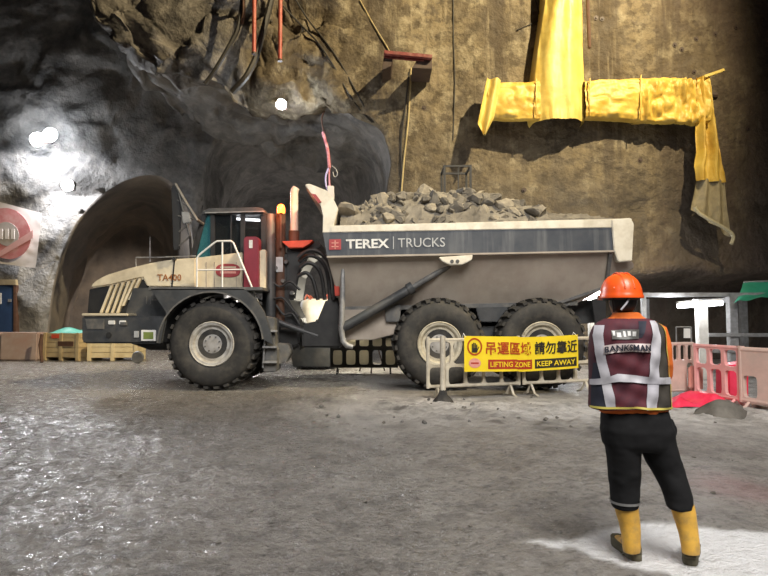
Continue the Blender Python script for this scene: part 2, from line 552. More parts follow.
# ================================================================== SETTING
# ------------------------------------------------------------------ ground
def ground_material():
    m = bpy.data.materials.new('wet_ground')
    m.use_nodes = True
    nt = m.node_tree
    N, L = nt.nodes, nt.links
    b = N['Principled BSDF']
    tc = N.new('ShaderNodeTexCoord')

    def noise(s, det=8):
        n = N.new('ShaderNodeTexNoise')
        n.inputs['Scale'].default_value = s
        n.inputs['Detail'].default_value = det
        n.inputs['Roughness'].default_value = 0.65
        L.new(tc.outputs['Object'], n.inputs['Vector'])
        return n.outputs[0]

    def attr(name):
        a = N.new('ShaderNodeAttribute')
        a.attribute_name = name
        return a.outputs['Fac']

    def rng(src, a, c, lo=0.0, hi=1.0):
        r = N.new('ShaderNodeMapRange')
        r.inputs['From Min'].default_value = a
        r.inputs['From Max'].default_value = c
        r.inputs['To Min'].default_value = lo
        r.inputs['To Max'].default_value = hi
        L.new(src, r.inputs['Value'])
        return r.outputs[0]

    def mix(fac, a, c):
        x = N.new('ShaderNodeMix')
        x.data_type = 'RGBA'
        L.new(fac, x.inputs[0])
        for sock, v in ((x.inputs[6], a), (x.inputs[7], c)):
            if isinstance(v, tuple):
                sock.default_value = (*v, 1)
            else:
                L.new(v, sock)
        return x.outputs[2]

    def mul(a, k):
        x = N.new('ShaderNodeMath')
        x.operation = 'MULTIPLY'
        L.new(a, x.inputs[0])
        if isinstance(k, (int, float)):
            x.inputs[1].default_value = k
        else:
            L.new(k, x.inputs[1])
        return x.outputs[0]
    c = mix(rng(noise(1.3), 0.35, 0.65), (0.265, 0.243, 0.219), (0.36, 0.335, 0.306))
    c = mix(rng(noise(4.5), 0.50, 0.64, 0, 0.7), c, (0.115, 0.107, 0.098))
    c = mix(rng(noise(16), 0.52, 0.66, 0, 0.8), c, (0.085, 0.079, 0.072))
    c = mix(rng(noise(38, 5), 0.56, 0.68, 0, 0.8), c, (0.38, 0.365, 0.345))
    c = mix(rng(noise(2.0), 0.50, 0.62, 0, 0.5), c, (0.125, 0.115, 0.105))
    c = mix(mul(attr('wet'), 0.28), c, (0.085, 0.080, 0.076))
    c = mix(mul(attr('dry'), rng(noise(4), 0.34, 0.52, 0.25, 1.0)), c, (0.74, 0.71, 0.67))
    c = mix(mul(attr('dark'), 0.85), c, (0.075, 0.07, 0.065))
    c = mix(mul(attr('red'), 0.5), c, (0.40, 0.20, 0.20))
    c = mix(mul(attr('white_patch'), rng(noise(9), 0.25, 0.5, 0.75, 1.0)), c, (0.92, 0.92, 0.93))
    L.new(c, b.inputs['Base Color'])
    r = rng(attr('wet'), 0.0, 1.0, 0.58, 0.19)
    r2 = N.new('ShaderNodeMath')
    r2.operation = 'ADD'
    L.new(r, r2.inputs[0])
    L.new(rng(noise(7), 0.3, 0.7, -0.08, 0.16), r2.inputs[1])
    L.new(r2.outputs[0], b.inputs['Roughness'])
    bp = N.new('ShaderNodeBump')
    bp.inputs['Strength'].default_value = 1.0
    bp.inputs['Distance'].default_value = 0.10
    ad = N.new('ShaderNodeMath')
    ad.operation = 'ADD'
    L.new(noise(15, 6), ad.inputs[0])
    L.new(mul(noise(48, 4), 0.35), ad.inputs[1])
    L.new(ad.outputs[0], bp.inputs['Height'])
    L.new(bp.outputs[0], b.inputs['Normal'])
    return m


WHITE_PATCH = [tuple(G(a, b).xy) for a, b in ((530, 541), (560, 538), (585, 534), (612, 529), (640, 523), (680, 526), (722, 530), (800, 532),
                                         (860, 560), (820, 640), (720, 610), (700, 585), (668, 577), (632, 571), (600, 560), (566, 549))]


def gheight(x, y):
    """rough ground height in metres (arrays)"""
    x = np.asarray(x, float)
    y = np.asarray(y, float)
    p = np.stack([x, y, 0 * x], -1)
    z = 0.030 * fbm(p * 0.55, 3, 11)
    # churned mud ridge in front of the truck and barriers
    strip = np.exp(-((y - (9.3 - 0.10 * x)) / 1.0) ** 2) * sstep(-3.5, 0.5, x)
    z += strip * (0.060 * fbm(p * 2.2, 4, 21) + 0.045 * fbm(p * 5, 3, 23, ridged=True) + 0.02)
    z += 0.020 * fbm(p * 3.5, 4, 31) + 0.012 * fbm(p * 9.0, 2, 41, ridged=True)
    # tyre washboard on the left foreground
    wl = sstep(-0.1, -1.6, x + 0.12 * y) * sstep(10.5, 7.5, y)
    ph = (y * 1.0 - x * 0.22 + 0.10 * fbm(p * 1.3, 2, 51)) * 2 * math.pi / 0.17
    z += wl * 0.011 * np.sin(ph) * (0.6 + 0.6 * fbm(p * 3.1, 2, 61))
    ph2 = (x + 0.3 * y + 0.08 * fbm(p * 1.7, 2, 71)) * 2 * math.pi / 0.20
    z += wl * 0.008 * np.sin(ph2)
    # flatter where the wheels stand
    flat = sstep(0.8, 0.0, np.abs(y - 13.1) - 1.9) * sstep(0.8, 0, np.abs(x) - 6.5)
    z *= (1 - 0.75 * flat)
    sl = poly_sdf(np.stack([x, y], -1), WHITE_PATCH)
    z = np.where(True, z * (1 - 0.7 * sstep(0.1, -0.15, sl)), z)
    return z


def make_ground():
    ys = np.concatenate([np.arange(-6, 1.2, 0.4), np.arange(1.2, 9.8, 0.036), np.arange(9.8, 11.8, 0.05), np.arange(11.8, 20, 0.12), np.arange(20, 48.1, 0.6)])
    xs = np.concatenate([np.arange(-34, -9, 0.5), np.arange(-9, -4.6, 0.10), np.arange(-4.6, 4.6, 0.036), np.arange(4.6, 9, 0.10), np.arange(9, 28.1, 0.5)])
    Yg, Xg = np.meshgrid(ys, xs, indexing='ij')
    x, y = Xg.ravel(), Yg.ravel()
    z = gheight(x, y)
    o = mesh_grid('floor', np.stack([x, y, z], -1), len(ys), len(xs), ground_material())
    p = np.stack([x, y, 0 * x], -1)
    n1 = fbm(p * 0.8, 4, 5)
    n2 = fbm(p * 4.0, 4, 6)
    wet = np.clip(sstep(3.0, -1.6, x + 0.10 * y + 0.8 * n1) * 1.0 + 0.25 * n2 + 0.30, 0, 1)
    wet = np.maximum(wet, 0.45 * sstep(0.1, 0.5, n1 + 0.2 * n2))
    dry = np.exp(-((y - (9.3 - 0.10 * x)) / 1.5) ** 2) * sstep(-2.0, 1.0, x)
    dry = np.clip(dry * (1.1 + 1.2 * n2), 0, 1)
    wet = wet * (1 - 0.8 * dry)
    sl = poly_sdf(np.stack([x, y], -1), WHITE_PATCH) + 0.07 * n2 + 0.03 * fbm(p * 12, 3, 9)
    white_patch = sstep(0.035, -0.05, sl)  # whitens the floor inside a fixed outline around the worker's feet
    q = G(735, 488)
    red = np.exp(-(((x - q.x) / 0.30) ** 2 + ((y - q.y) / 0.42) ** 2)) * np.clip(0.8 + 0.8 * n2, 0, 1)
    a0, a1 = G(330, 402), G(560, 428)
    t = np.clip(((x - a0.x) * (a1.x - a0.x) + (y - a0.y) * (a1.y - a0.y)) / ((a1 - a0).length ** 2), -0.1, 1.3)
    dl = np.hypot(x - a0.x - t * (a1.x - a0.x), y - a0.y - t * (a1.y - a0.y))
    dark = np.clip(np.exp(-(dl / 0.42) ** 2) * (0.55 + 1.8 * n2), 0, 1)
    for nm, arr in (('wet', wet), ('dry', dry), ('white_patch', white_patch), ('red', red), ('dark', dark)):
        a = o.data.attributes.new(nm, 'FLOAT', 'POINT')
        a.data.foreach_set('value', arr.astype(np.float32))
    struct(o, 'wet grey muddy ground with tyre ripples and a white patch')
    return o


make_ground()


# ------------------------------------------------------------------ rock
def resample(poly, n):
    """resample rows of floats by arc length of the first two columns"""
    a = np.array(poly, float)
    d = np.concatenate([[0], np.cumsum(np.hypot(*np.diff(a[:, :2], axis=0).T))])
    t = np.linspace(0, d[-1], n)
    return np.stack([np.interp(t, d, a[:, k]) for k in range(a.shape[1])], -1)


def smooth_rows(a, it=6):
    for _ in range(it):
        b = a.copy()
        b[1:-1] = 0.25 * a[:-2] + 0.5 * a[1:-1] + 0.25 * a[2:]
        a = b
    return a


WY = 18.0


def wall_material():
    """sprayed concrete: tan with blotches, vertical water streaks, dark seeps; bare rock by attribute"""
    m = bpy.data.materials.new('sprayed_wall')
    m.use_nodes = True
    nt = m.node_tree
    N, L = nt.nodes, nt.links
    b = N['Principled BSDF']
    tc = N.new('ShaderNodeTexCoord')

    def noise(s, scl=(1, 1, 1), det=8, rough=0.65):
        mp = N.new('ShaderNodeMapping')
        mp.inputs['Scale'].default_value = scl
        L.new(tc.outputs['Object'], mp.inputs['Vector'])
        n = N.new('ShaderNodeTexNoise')
        n.inputs['Scale'].default_value = s
        n.inputs['Detail'].default_value = det
        n.inputs['Roughness'].default_value = rough
        L.new(mp.outputs[0], n.inputs['Vector'])
        return n.outputs[0]

    def rng(src, a, c, lo=0.0, hi=1.0):
        r = N.new('ShaderNodeMapRange')
        r.inputs['From Min'].default_value = a
        r.inputs['From Max'].default_value = c
        r.inputs['To Min'].default_value = lo
        r.inputs['To Max'].default_value = hi
        L.new(src, r.inputs['Value'])
        return r.outputs[0]

    def mix(fac, a, c):
        x = N.new('ShaderNodeMix')
        x.data_type = 'RGBA'
        L.new(fac, x.inputs[0])
        for sock, v in ((x.inputs[6], a), (x.inputs[7], c)):
            if isinstance(v, tuple):
                sock.default_value = (*v, 1)
            else:
                L.new(v, sock)
        return x.outputs[2]

    def attr(name):
        a = N.new('ShaderNodeAttribute')
        a.attribute_name = name
        return a.outputs['Fac']

    def mul(a, c):
        x = N.new('ShaderNodeMath')
        x.operation = 'MULTIPLY'
        L.new(a, x.inputs[0])
        L.new(c, x.inputs[1])
        return x.outputs[0]
    c = mix(rng(noise(0.45), 0.40, 0.60), (0.180, 0.142, 0.085), (0.100, 0.077, 0.047))
    c = mix(rng(noise(2.6), 0.47, 0.58, 0, 0.85), c, (0.062, 0.046, 0.027))
    c = mix(rng(noise(1.7), 0.53, 0.64, 0, 0.75), c, (0.27, 0.23, 0.155))
    c = mix(rng(noise(1.1, (1, 1, 0.07), 6), 0.50, 0.60, 0, 0.8), c, (0.05, 0.036, 0.023))
    c = mix(rng(noise(3.2, (1, 1, 0.05), 4), 0.58, 0.70, 0, 0.55), c, (0.27, 0.225, 0.15))
    c = mix(rng(noise(9.0), 0.55, 0.70, 0, 0.5), c, (0.06, 0.046, 0.03))
    c = mix(mul(attr('seep'), rng(noise(1.5, (1, 1, 0.25)), 0.35, 0.55, 0.45, 1.0)), c, (0.085, 0.058, 0.045))
    c = mix(mul(attr('low_streaks'), rng(noise(1.3, (1, 1, 0.15), 7), 0.38, 0.56, 0.25, 1.0)), c, (0.062, 0.050, 0.036))
    grey = mix(rng(noise(1.6), 0.40, 0.62), (0.185, 0.165, 0.14), (0.06, 0.054, 0.048))
    c = mix(attr('bare'), c, grey)
    L.new(c, b.inputs['Base Color'])
    L.new(rng(noise(2.0), 0.3, 0.7, 0.95, 0.6), b.inputs['Roughness'])
    bp = N.new('ShaderNodeBump')
    bp.inputs['Strength'].default_value = 1.0
    bp.inputs['Distance'].default_value = 0.13
    L.new(noise(3.0, det=10, rough=0.6), bp.inputs['Height'])
    L.new(bp.outputs[0], b.inputs['Normal'])
    return m


def rock_disp(V, amp_lo=0.35, amp_hi=0.10, seed=3, lo=0.45, hi=1.9):
    d = np.stack([fbm(V * lo, 3, seed + k * 7) for k in range(3)], -1) * amp_lo
    d += np.stack([fbm(V * hi, 4, seed + 100 + k * 7) for k in range(3)], -1) * amp_hi
    return d


def make_main_wall():
    # pixel of the opening edge at the wall depth, and the point of the outer border it runs to
    keys = [(391, 372, 27, -0.6), (391, 300, 27, 4), (390, 200, 27, 11), (389, 152, 27, 17), (383, 129, 27, 25), (368, 113, 20, 25), (345, 105, 13, 25),
            (310, 98, 7, 25), (270, 93, 2, 25), (225, 88, -2.5, 25), (190, 80, -5.5, 25), (150, 66, -8, 25), (118, 46, -10, 25), (98, 20, -11.5, 25),
            (86, -10, -13, 25), (66, -60, -15, 25), (20, -110, -18, 25), (-70, -150, -22, 25), (-200, -160, -28, 25), (-330, -100, -35, 25),
            (-385, 100, -35, 12), (-388, 372, -35, -0.6)]
    rows = []
    for a, b, ox, oz in keys:
        x, z = xz(a, b, WY)
        rows.append((x, z, ox, oz))
    R = smooth_rows(resample(rows, 300), 5)
    n = len(R)
    inner, outer = R[:, :2], R[:, 2:]
    rings = []
    # inside lining, from deep to the lip
    cx = np.array([-9.0, 4.0])
    for t in np.linspace(1, 0, 26)[:-1]:
        y = WY + 0.25 + 6.2 * t
        k = 1 - 0.05 * sstep(0, 1, t)
        xzp = inner * k + cx * (1 - k)
        # rounded lip
        off = 0.55 * np.exp(-t * 9)
        nrm = (inner - cx)
        nrm /= np.linalg.norm(nrm, axis=1)[:, None]
        xzp = xzp + nrm * off * 0.4
        rings.append(np.column_stack([xzp[:, 0], np.full(n, y), xzp[:, 1]]))
    for t in np.linspace(0, 1, 120) ** 1.35:
        xzp = inner * (1 - t) + outer * t
        dist = np.linalg.norm(xzp - inner, axis=1)
        y = WY + 0.25 * np.exp(-dist * 2.5) - 0.10 * sstep(0, 3, dist)
        rings.append(np.column_stack([xzp[:, 0] + 0 * y, y, xzp[:, 1]]))
    V = np.concatenate(rings)
    d = rock_disp(V, 0.22, 0.10, 3, 0.45, 1.3)
    x, z = V[:, 0], V[:, 2]
    # the brow on the left is much rougher than the sprayed wall on the right
    rough = sstep(0.2, -2.6, x) * sstep(15, 11, z)
    d2 = rock_disp(V, 0.80, 0.42, 60, 0.7, 1.9)
    V2 = V + d + d2 * rough[:, None]
    # smooth buttress beside the opening and a broad swell of the wall
    V2[:, 1] += 0.12 * np.sin(x * 0.55 + 0.8) * sstep(0.5, 2, x)
    # undercut along the foot of the wall on the right
    a = P(604, 280, WY)
    cut = sstep(a.x - 0.6, a.x + 0.4, x) * sstep(a.z + 0.10, a.z - 0.14, z + 0.08 * fbm(V * 0.9, 2, 77))
    V2[:, 1] += cut * 2.2
    bank = np.exp(-((z - a.z - 0.12) / 0.16) ** 2) * sstep(a.x - 0.6, a.x + 0.4, x)
    V2[:, 1] -= bank * 0.16
    # ledge crack higher up
    c = P(590, 213, WY)
    V2[:, 1] += 0.22 * np.exp(-((z - c.z - 0.03 * (x - c.x) + 0.10 * fbm(V * 0.8, 3, 88)) / 0.07) ** 2) * sstep(c.x - 1.0, c.x, x)
    o = mesh_grid('wall_back', V2, len(rings), n, wall_material())
    nn = fbm(V * 0.5, 4, 123)
    bare = sstep(-4.0, -5.4, x + 1.6 * nn) * sstep(15.5, 13.0, z + 1.6 * nn)
    seep = np.clip(sstep(7.0, 11.5, x + 2.5 * nn) * 0.8 + sstep(4.2, 2.6, z + 0.8 * nn) * sstep(5.5, 7.5, x) * 0.5, 0, 1)
    low_streaks = np.clip(sstep(8.2, 4.5, z + 1.5 * nn) * 0.75, 0, 1)  # wall colour gets darker and streakier towards its foot
    for nm, arr in (('bare', bare), ('seep', seep), ('low_streaks', low_streaks)):
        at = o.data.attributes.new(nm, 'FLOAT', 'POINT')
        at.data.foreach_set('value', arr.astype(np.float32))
    o.data.materials.append(MATS['cavern_rock'])
    # the unlined lining inside the opening is bare grey rock
    nr = 25
    mi = np.zeros(len(o.data.polygons), np.int32)
    mi[:(nr - 3) * (n - 1)] = 1
    o.data.polygons.foreach_set('material_index', mi)
    struct(o, 'tall sprayed concrete rock wall, tan and stained, with a wide tunnel mouth on the left')
    return o


make_main_wall()
BY = 23.2


def arch_line(px_pts, Y, n=90):
    return smooth_rows(resample([xz(a, b, Y) for a, b in px_pts], n), 4)


ARCH_L = arch_line([(46, 362), (47, 330), (52, 290), (60, 255), (74, 225), (95, 199), (120, 182), (145, 174), (165, 176), (182, 192), (192, 225), (195, 290), (195, 362)], BY)
ARCH_R = arch_line([(206, 362), (205, 260), (202, 190), (206, 152), (222, 126), (255, 112), (295, 108), (330, 116), (356, 133), (372, 158), (378, 200), (380, 362)], BY)


def make_cavern_wall():
    xs = np.arange(-30, 2.2, 0.16)
    zs = np.arange(-0.6, 18, 0.16)
    Z, X = np.meshgrid(zs, xs, indexing='ij')
    x, z = X.ravel(), Z.ravel()
    V = np.column_stack([x, np.full(len(x), BY), z])
    pts = np.column_stack([x, z])
    dl, dr = poly_sdf(pts, ARCH_L), poly_sdf(pts, ARCH_R)
    # snap the vertices next to an arch onto its outline so the edge is clean
    for arch, dd in ((ARCH_L, dl), (ARCH_R, dr)):
        for i in np.nonzero(np.abs(dd) < 0.125)[0]:
            w = pts[i]
            a0, e = arch[:-1], arch[1:] - arch[:-1]
            t = np.clip(((w - a0) * e).sum(1) / (e * e).sum(1), 0, 1)
            c = a0 + t[:, None] * e
            j = np.argmin(((c - w) ** 2).sum(1))
            if c[j][1] > -0.4:
                V[i, 0], V[i, 2] = c[j]
                dd[i] = 0.0
    keep = (dl > -0.125) & (dr > -0.125)
    near = np.exp(-np.minimum(dl, dr).clip(0) * 2.2)
    V2 = V + rock_disp(V, 0.55, 0.20, 200, 0.6, 1.7) * (1 - near[:, None])
    a = P(100, 165, BY)
    V2[:, 1] -= 0.25 * sstep(a.x + 2, a.x - 1, x) * (1 - near)
    o = mesh_grid('wall_cavern', V2, len(zs), len(xs), 'cavern_rock', keep)
    struct(o, 'rough grey rock wall deep inside the tunnel mouth, lit by lamps')


make_cavern_wall()


def make_tunnel(name, arch, depth, dx, shrink, mat, seed, label):
    n = len(arch)
    c = np.array([arch[:, 0].mean(), 2.5])
    rings = []
    prof = [(0.0, 1.0), (0.03, 0.995), (0.10, 0.985)]
    for y, k in prof:
        xzp = (arch - c) * k + c
        rings.append(np.column_stack([xzp[:, 0], np.full(n, BY + y), xzp[:, 1]]))
    m = int(depth / 0.4)
    for i in range(1, m + 1):
        t = i / m
        k = 0.985 - shrink * t
        xzp = (arch - c) * k + c
        rings.append(np.column_stack([xzp[:, 0] + dx * t, np.full(n, BY + 0.05 + depth * t), xzp[:, 1]]))
    # end face
    last = rings[-1]
    cc = np.array([last[:, 0].mean(), last[0, 1], 1.0])
    for k in np.linspace(1, 0, 16)[1:]:
        r = last.copy()
        r[:, 0] = (last[:, 0] - cc[0]) * k + cc[0]
        r[:, 2] = (last[:, 2] - cc[2]) * k + cc[2]
        r[:, 1] += 0.8 * (1 - k)
        rings.append(r)
    V = np.concatenate(rings)
    near = np.exp(-np.abs(V[:, 1] - BY) * 1.5)[:, None]
    V2 = V + rock_disp(V, 0.42, 0.14, seed, 0.6, 1.6) * (1 - near)
    o = mesh_grid(name, V2, len(rings), n, mat)
    struct(o, label)


make_tunnel('wall_adit', ARCH_L, 11, -5.2, 0.06, 'adit_rock', 300, 'dark arched side tunnel with a dim brown end wall')
make_tunnel('wall_tunnel', ARCH_R, 13, -2.0, 0.12, 'cavern_rock', 400, 'dark wide tunnel behind the cab of the truck')


# ------------------------------------------------------------------ finding the rock behind a pixel
from mathutils.bvhtree import BVHTree
_TREES = []
for _n in ('wall_back', 'wall_cavern', 'wall_adit', 'wall_tunnel'):
    _me = bpy.data.objects[_n].data
    _TREES.append(BVHTree.FromPolygons([v.co.copy() for v in _me.vertices], [tuple(p.vertices) for p in _me.polygons]))


def rock_hit(px, py, default=18.0):
    """first rock surface along the line of sight of a pixel"""
    o = Vector((0, 0, CAMZ))
    d = (P(px, py, 10.0) - o).normalized()
    best = None
    for t in _TREES:
        h = t.ray_cast(o, d)
        if h[0] is not None and (best is None or h[3] < best[1]):
            best = (h[0], h[3])
    return best[0] if best else P(px, py, default)


def rock_drop(p, d):
    """first rock from a point p in direction d"""
    best = None
    for t in _TREES:
        h = t.ray_cast(Vector(p), Vector(d).normalized())
        if h[0] is not None and (best is None or h[3] < best[1]):
            best = (h[0], h[3])
    return best[0] if best else None

# ================================================================== DUMP TRUCK
T0 = 11.5                       # depth of the near tyre faces
TC = 13.12                      # centre line of the truck
root = G(360, 391)
truck = thing('dump_truck', 'cream and grey articulated six-wheel dump truck loaded with broken rock', 'truck', (-0.4, TC, 0))


def pp(pts, Y, y0, y1, name, mat, parent=truck, bevel=0.012, **kw):
    return MB().pprism(pts, Y, y0, y1).build(name, mat, parent, bevel=bevel, **kw)


def mir(y):
    return 2 * TC - y


# ------------------------------------------------------------------ wheels
def make_wheel_parts(rimmat, dish):
    R = 0.925
    prof = [(0.44, 0.10), (0.46, 0.045), (0.50, 0.02), (0.60, 0.0), (0.72, 0.005), (0.80, 0.035), (0.845, 0.085), (0.868, 0.14), (0.875, 0.24), (0.878, 0.36)]
    prof = prof + [(r, 0.72 - y) for r, y in reversed(prof[:-1])]
    tyre = MB().lathe(prof, (0, 0, 0), 72)
    # raised ring on the sidewall
    lug = MB()
    n = 27
    for s in (0, 1):
        for k in range(n):
            a = 2 * math.pi * (k + 0.5 * s) / n
            v = []
            for (y, rad, half, sh) in ((0.045, 0.845, 0.050, 0.0), (0.045, 0.895, 0.044, 0.0), (0.15, 0.93, 0.046, 0.02), (0.40, 0.935, 0.036, 0.07),
                                       (0.40, 0.865, 0.040, 0.07), (0.15, 0.855, 0.055, 0.02)):
                for sg in (-1, 1):
                    t = a + (sg * half + sh) / 0.9
                    yy = y if s == 0 else 0.72 - y
                    v.append((rad * math.cos(t), yy, rad * math.sin(t)))
            f = [(0, 2, 4, 6, 8, 10), (11, 9, 7, 5, 3, 1)] + [(2 * i, 2 * i + 1, (2 * i + 3) % 12, (2 * i + 2) % 12) for i in range(6)]
            lug.add(v, f)
    rim = MB().lathe([(0.20, 0.34), (0.262, 0.33), (0.268, 0.16), (0.275, 0.115), (0.295, 0.10), (0.345, 0.095), (0.36, 0.06), (0.385, 0.04), (0.42, 0.035), (0.435, 0.02), (0.45, 0.035),
                      (0.45, 0.30), (0.40, 0.40), (0.2, 0.42)], (0, 0, 0), 48)
    hub = MB().lathe([(0.001, dish - 0.01), (0.10, dish - 0.01), (0.19, dish), (0.215, dish + 0.02), (0.222, dish + 0.05), (0.222, 0.32), (0.001, 0.32)], (0, 0, 0), 36)
    nuts = []
    for k in range(12):
        a = 2 * math.pi * k / 12
        nuts.append(MB().lathe([(0.001, 0.102), (0.016, 0.102), (0.02, 0.108), (0.02, 0.135), (0.001, 0.135)], (0.315 * math.cos(a), 0, 0.315 * math.sin(a)), 6))
    bolts = []
    for k in range(8):
        a = 2 * math.pi * (k + 0.5) / 8
        bolts.append(MB().lathe([(0.001, dish - 0.03), (0.016, dish - 0.03), (0.016, dish + 0.01), (0.001, dish + 0.01)], (0.15 * math.cos(a), 0, 0.15 * math.sin(a)), 6))
    w = tyre.build('wheel', 'rubber', None, smooth=True)
    w.parent = truck
    w['label'] = 'large ribbed black rubber tyre'
    for nm, mb, mt in [('tread_lugs', lug, 'rubber'), ('rim', rim, rimmat), ('hub', hub, 'hub_grey')] + [('wheel_nut', b, 'mid_grey') for b in nuts] + [('hub_bolt', b, 'mid_grey') for b in bolts]:
        o = mb.build(nm, mt, None, smooth=(nm in ('rim', 'hub')), angle=30)
        o.parent = w
    ROOTM[w.name] = ROOTM[truck.name]
    return w


rootM = ROOTM[truck.name]


def put_wheel(w, px, far=False):
    c = P(px, 344.5, T0)
    y = mir(T0) if far else T0
    w.location = rootM.inverted() @ Vector((c.x, y, 0.932))
    w.rotation_euler = (0, random.uniform(0, 0.2), math.pi if far else 0)
    return w


wf = put_wheel(make_wheel_parts('rim_grey', 0.10), 211)
wr = put_wheel(make_wheel_parts('rim_cream', 0.10), 440)
put_wheel(copy_tree(wr, truck), 543.5)
for src, px in ((wf, 211), (wr, 440), (wr, 543.5)):
    put_wheel(copy_tree(src, truck), px, True)
for px in (211, 440, 543.5):
    c = P(px, 344.5, T0)
    MB().tube([(c.x, T0 + 0.45, 0.93), (c.x, TC - 0.45, 0.93), (c.x, TC - 0.3, 0.93), (c.x, TC + 0.3, 0.93), (c.x, TC + 0.45, 0.93), (c.x, mir(T0) - 0.45, 0.93)],
              [0.13, 0.15, 0.30, 0.30, 0.15, 0.13], 16).build('axle', 'dark_grey', truck, smooth=True)

# ------------------------------------------------------------------ chassis
pp([(120, 322), (300, 322), (300, 350), (150, 350), (120, 340)], 12.6, 12.6, mir(12.6), 'front_frame', 'dark_grey')
pp([(335, 309), (604, 300), (604, 322), (400, 338), (345, 338)], 12.55, 12.55, mir(12.55), 'rear_frame', 'dark_grey')
pp([(344, 309), (398, 309), (400, 333), (372, 340), (346, 340)], 12.05, 12.05, 12.5, 'side_plate', 'body_grey')
pp([(384, 306), (401, 305), (400, 322), (386, 322)], 11.95, 11.95, 12.5, 'suspension_bracket', 'mid_grey')
pp([(476, 308), (508, 307), (505, 322), (480, 322)], 12.0, 12.0, 12.5, 'suspension_beam', 'dark_grey')
pp([(468, 326), (516, 325), (512, 336), (472, 337)], 12.2, 12.2, 12.6, 'walking_beam', 'dark_grey')

# ------------------------------------------------------------------ bonnet and grille
HY = 12.05
top = [(90.5, 288), (92, 284), (95, 281), (101, 277.5), (108, 274.3), (127, 268.6), (150, 263), (174, 259), (196, 257.5)]
low = [(196, 288), (147, 287), (142.5, 278), (127, 281.5), (110, 285.5)]
pp(top + low, HY, HY, mir(HY), 'bonnet', 'cream', bevel=0.03)
pp([(88, 289), (110, 286), (127, 282), (142, 278.5), (147, 287.5), (196, 288), (196, 313), (86, 313)], HY, HY + 0.05, mir(HY) - 0.05, 'grille', 'black')
for xb, xt, yt, yb in ((100.5, 111.3, 285.5, 313), (106, 117, 284, 313), (111.7, 122.7, 282.5, 313), (117, 128.5, 281.5, 313), (122.5, 134, 280, 306), (129, 139.5, 279, 300)):
    pp([(xb - 1.3, yb), (xt - 1.3, yt), (xt + 1.3, yt), (xb + 1.3, yb)], HY - 0.03, HY - 0.03, HY + 0.06, 'grille_slat', 'cream', bevel=0.006)
pp([(133, 288), (200, 287.5), (200, 318), (124, 318)], HY - 0.06, HY - 0.06, HY + 0.05, 'engine_side_panel', 'dark_grey')
for a in (146, 150):
    pp([(a, 296), (a + 0.8, 296), (a + 0.8, 304), (a, 304)], HY - 0.08, HY - 0.08, HY - 0.05, 'panel_rib', 'mid_grey', bevel=0)
pp([(152, 299), (158, 299), (158, 300.5), (152, 300.5)], HY - 0.08, HY - 0.08, HY - 0.05, 'panel_handle', 'mid_grey', bevel=0)
pp([(173.8, 259.5), (175.2, 259.3), (172.5, 287), (171, 287)], HY - 0.012, HY - 0.012, HY + 0.02, 'bonnet_seam', 'black', bevel=0)
p = P(174.5, 259, HY)
MB().lathe([(0.001, -0.06), (0.035, -0.06), (0.035, 0.05), (0.001, 0.05)], (p.x, HY, p.z), 12).build('bonnet_latch', 'black', truck, smooth=True)
pp([(81.5, 313.3), (128, 313.3), (128, 316), (81.5, 316)], 11.58, 11.58, mir(11.58), 'bumper_ledge', 'cream')
BYY = 11.6
pp([(81.5, 316.2), (166, 316.2), (160, 343.5), (84, 343.5), (81.5, 341)], BYY, BYY, mir(BYY), 'bumper', 'dark_grey', bevel=0.03)
pp([(164.5, 317), (166.5, 317), (161, 343), (159, 343)], BYY - 0.02, BYY - 0.02, BYY + 0.1, 'bumper_edge', 'mid_grey', bevel=0.004)
pp([(85, 319), (104, 319), (104, 329), (87, 329)], BYY - 0.015, BYY - 0.015, BYY + 0.02, 'bumper_plate', 'mid_grey', bevel=0.004)
for a in (108, 119):
    pp([(a, 320.5), (a + 6.5, 320.5), (a + 6.5, 324.5), (a, 324.5)], BYY - 0.03, BYY - 0.03, BYY + 0.03, 'marker_lamp', 'white', bevel=0.008)
pp([(120, 322), (126.5, 322), (126.5, 325.5), (120, 325.5)], BYY - 0.035, BYY - 0.035, BYY + 0.02, 'lamp_bracket', 'mid_grey', bevel=0.004)
p = P(109, 335, BYY)
MB().lathe([(0.001, -0.02), (0.055, -0.02), (0.06, 0.03), (0.001, 0.03)], (p.x, BYY, p.z), 16).build('tow_hole', 'black', truck, smooth=True)
pl = pp([(141, 330), (155.5, 330), (155.5, 341), (141, 341)], BYY - 0.03, BYY - 0.03, BYY + 0.02, 'plate_frame', 'white', bevel=0.006)
pp([(143.3, 332), (153.3, 332), (153.3, 339), (143.3, 339)], BYY - 0.035, BYY - 0.035, BYY, 'plate_face', 'plate_green', parent=pl, bevel=0)
pp([(134, 331), (138.5, 331), (138.5, 337.5), (134, 337.5)], BYY - 0.025, BYY - 0.025, BYY + 0.02, 'sticker', 'letter_thin', bevel=0)
# hand rail on the bonnet and whip aerial
MB().tube([P(136, 268, 12.15), P(136, 257.5, 12.15), P(160, 257.3, 12.15), P(196, 256, 12.15)], 0.014, 8).build('bonnet_rail', 'galv', truck, smooth=True)
MB().tube([P(150, 262, 12.2), P(150, 237, 12.2)], [0.018, 0.012], 8).build('aerial', 'galv', truck, smooth=True)
v, f = text_mesh('TA400', 0.135, 0.012, 0.004, width=0.50)
p = P(169.5, 277.5, HY)
MB().add([(p.x + a, HY - 0.008 + d, p.z + b) for a, b, d in v], f).build('model_lettering', 'letter_brown', truck)

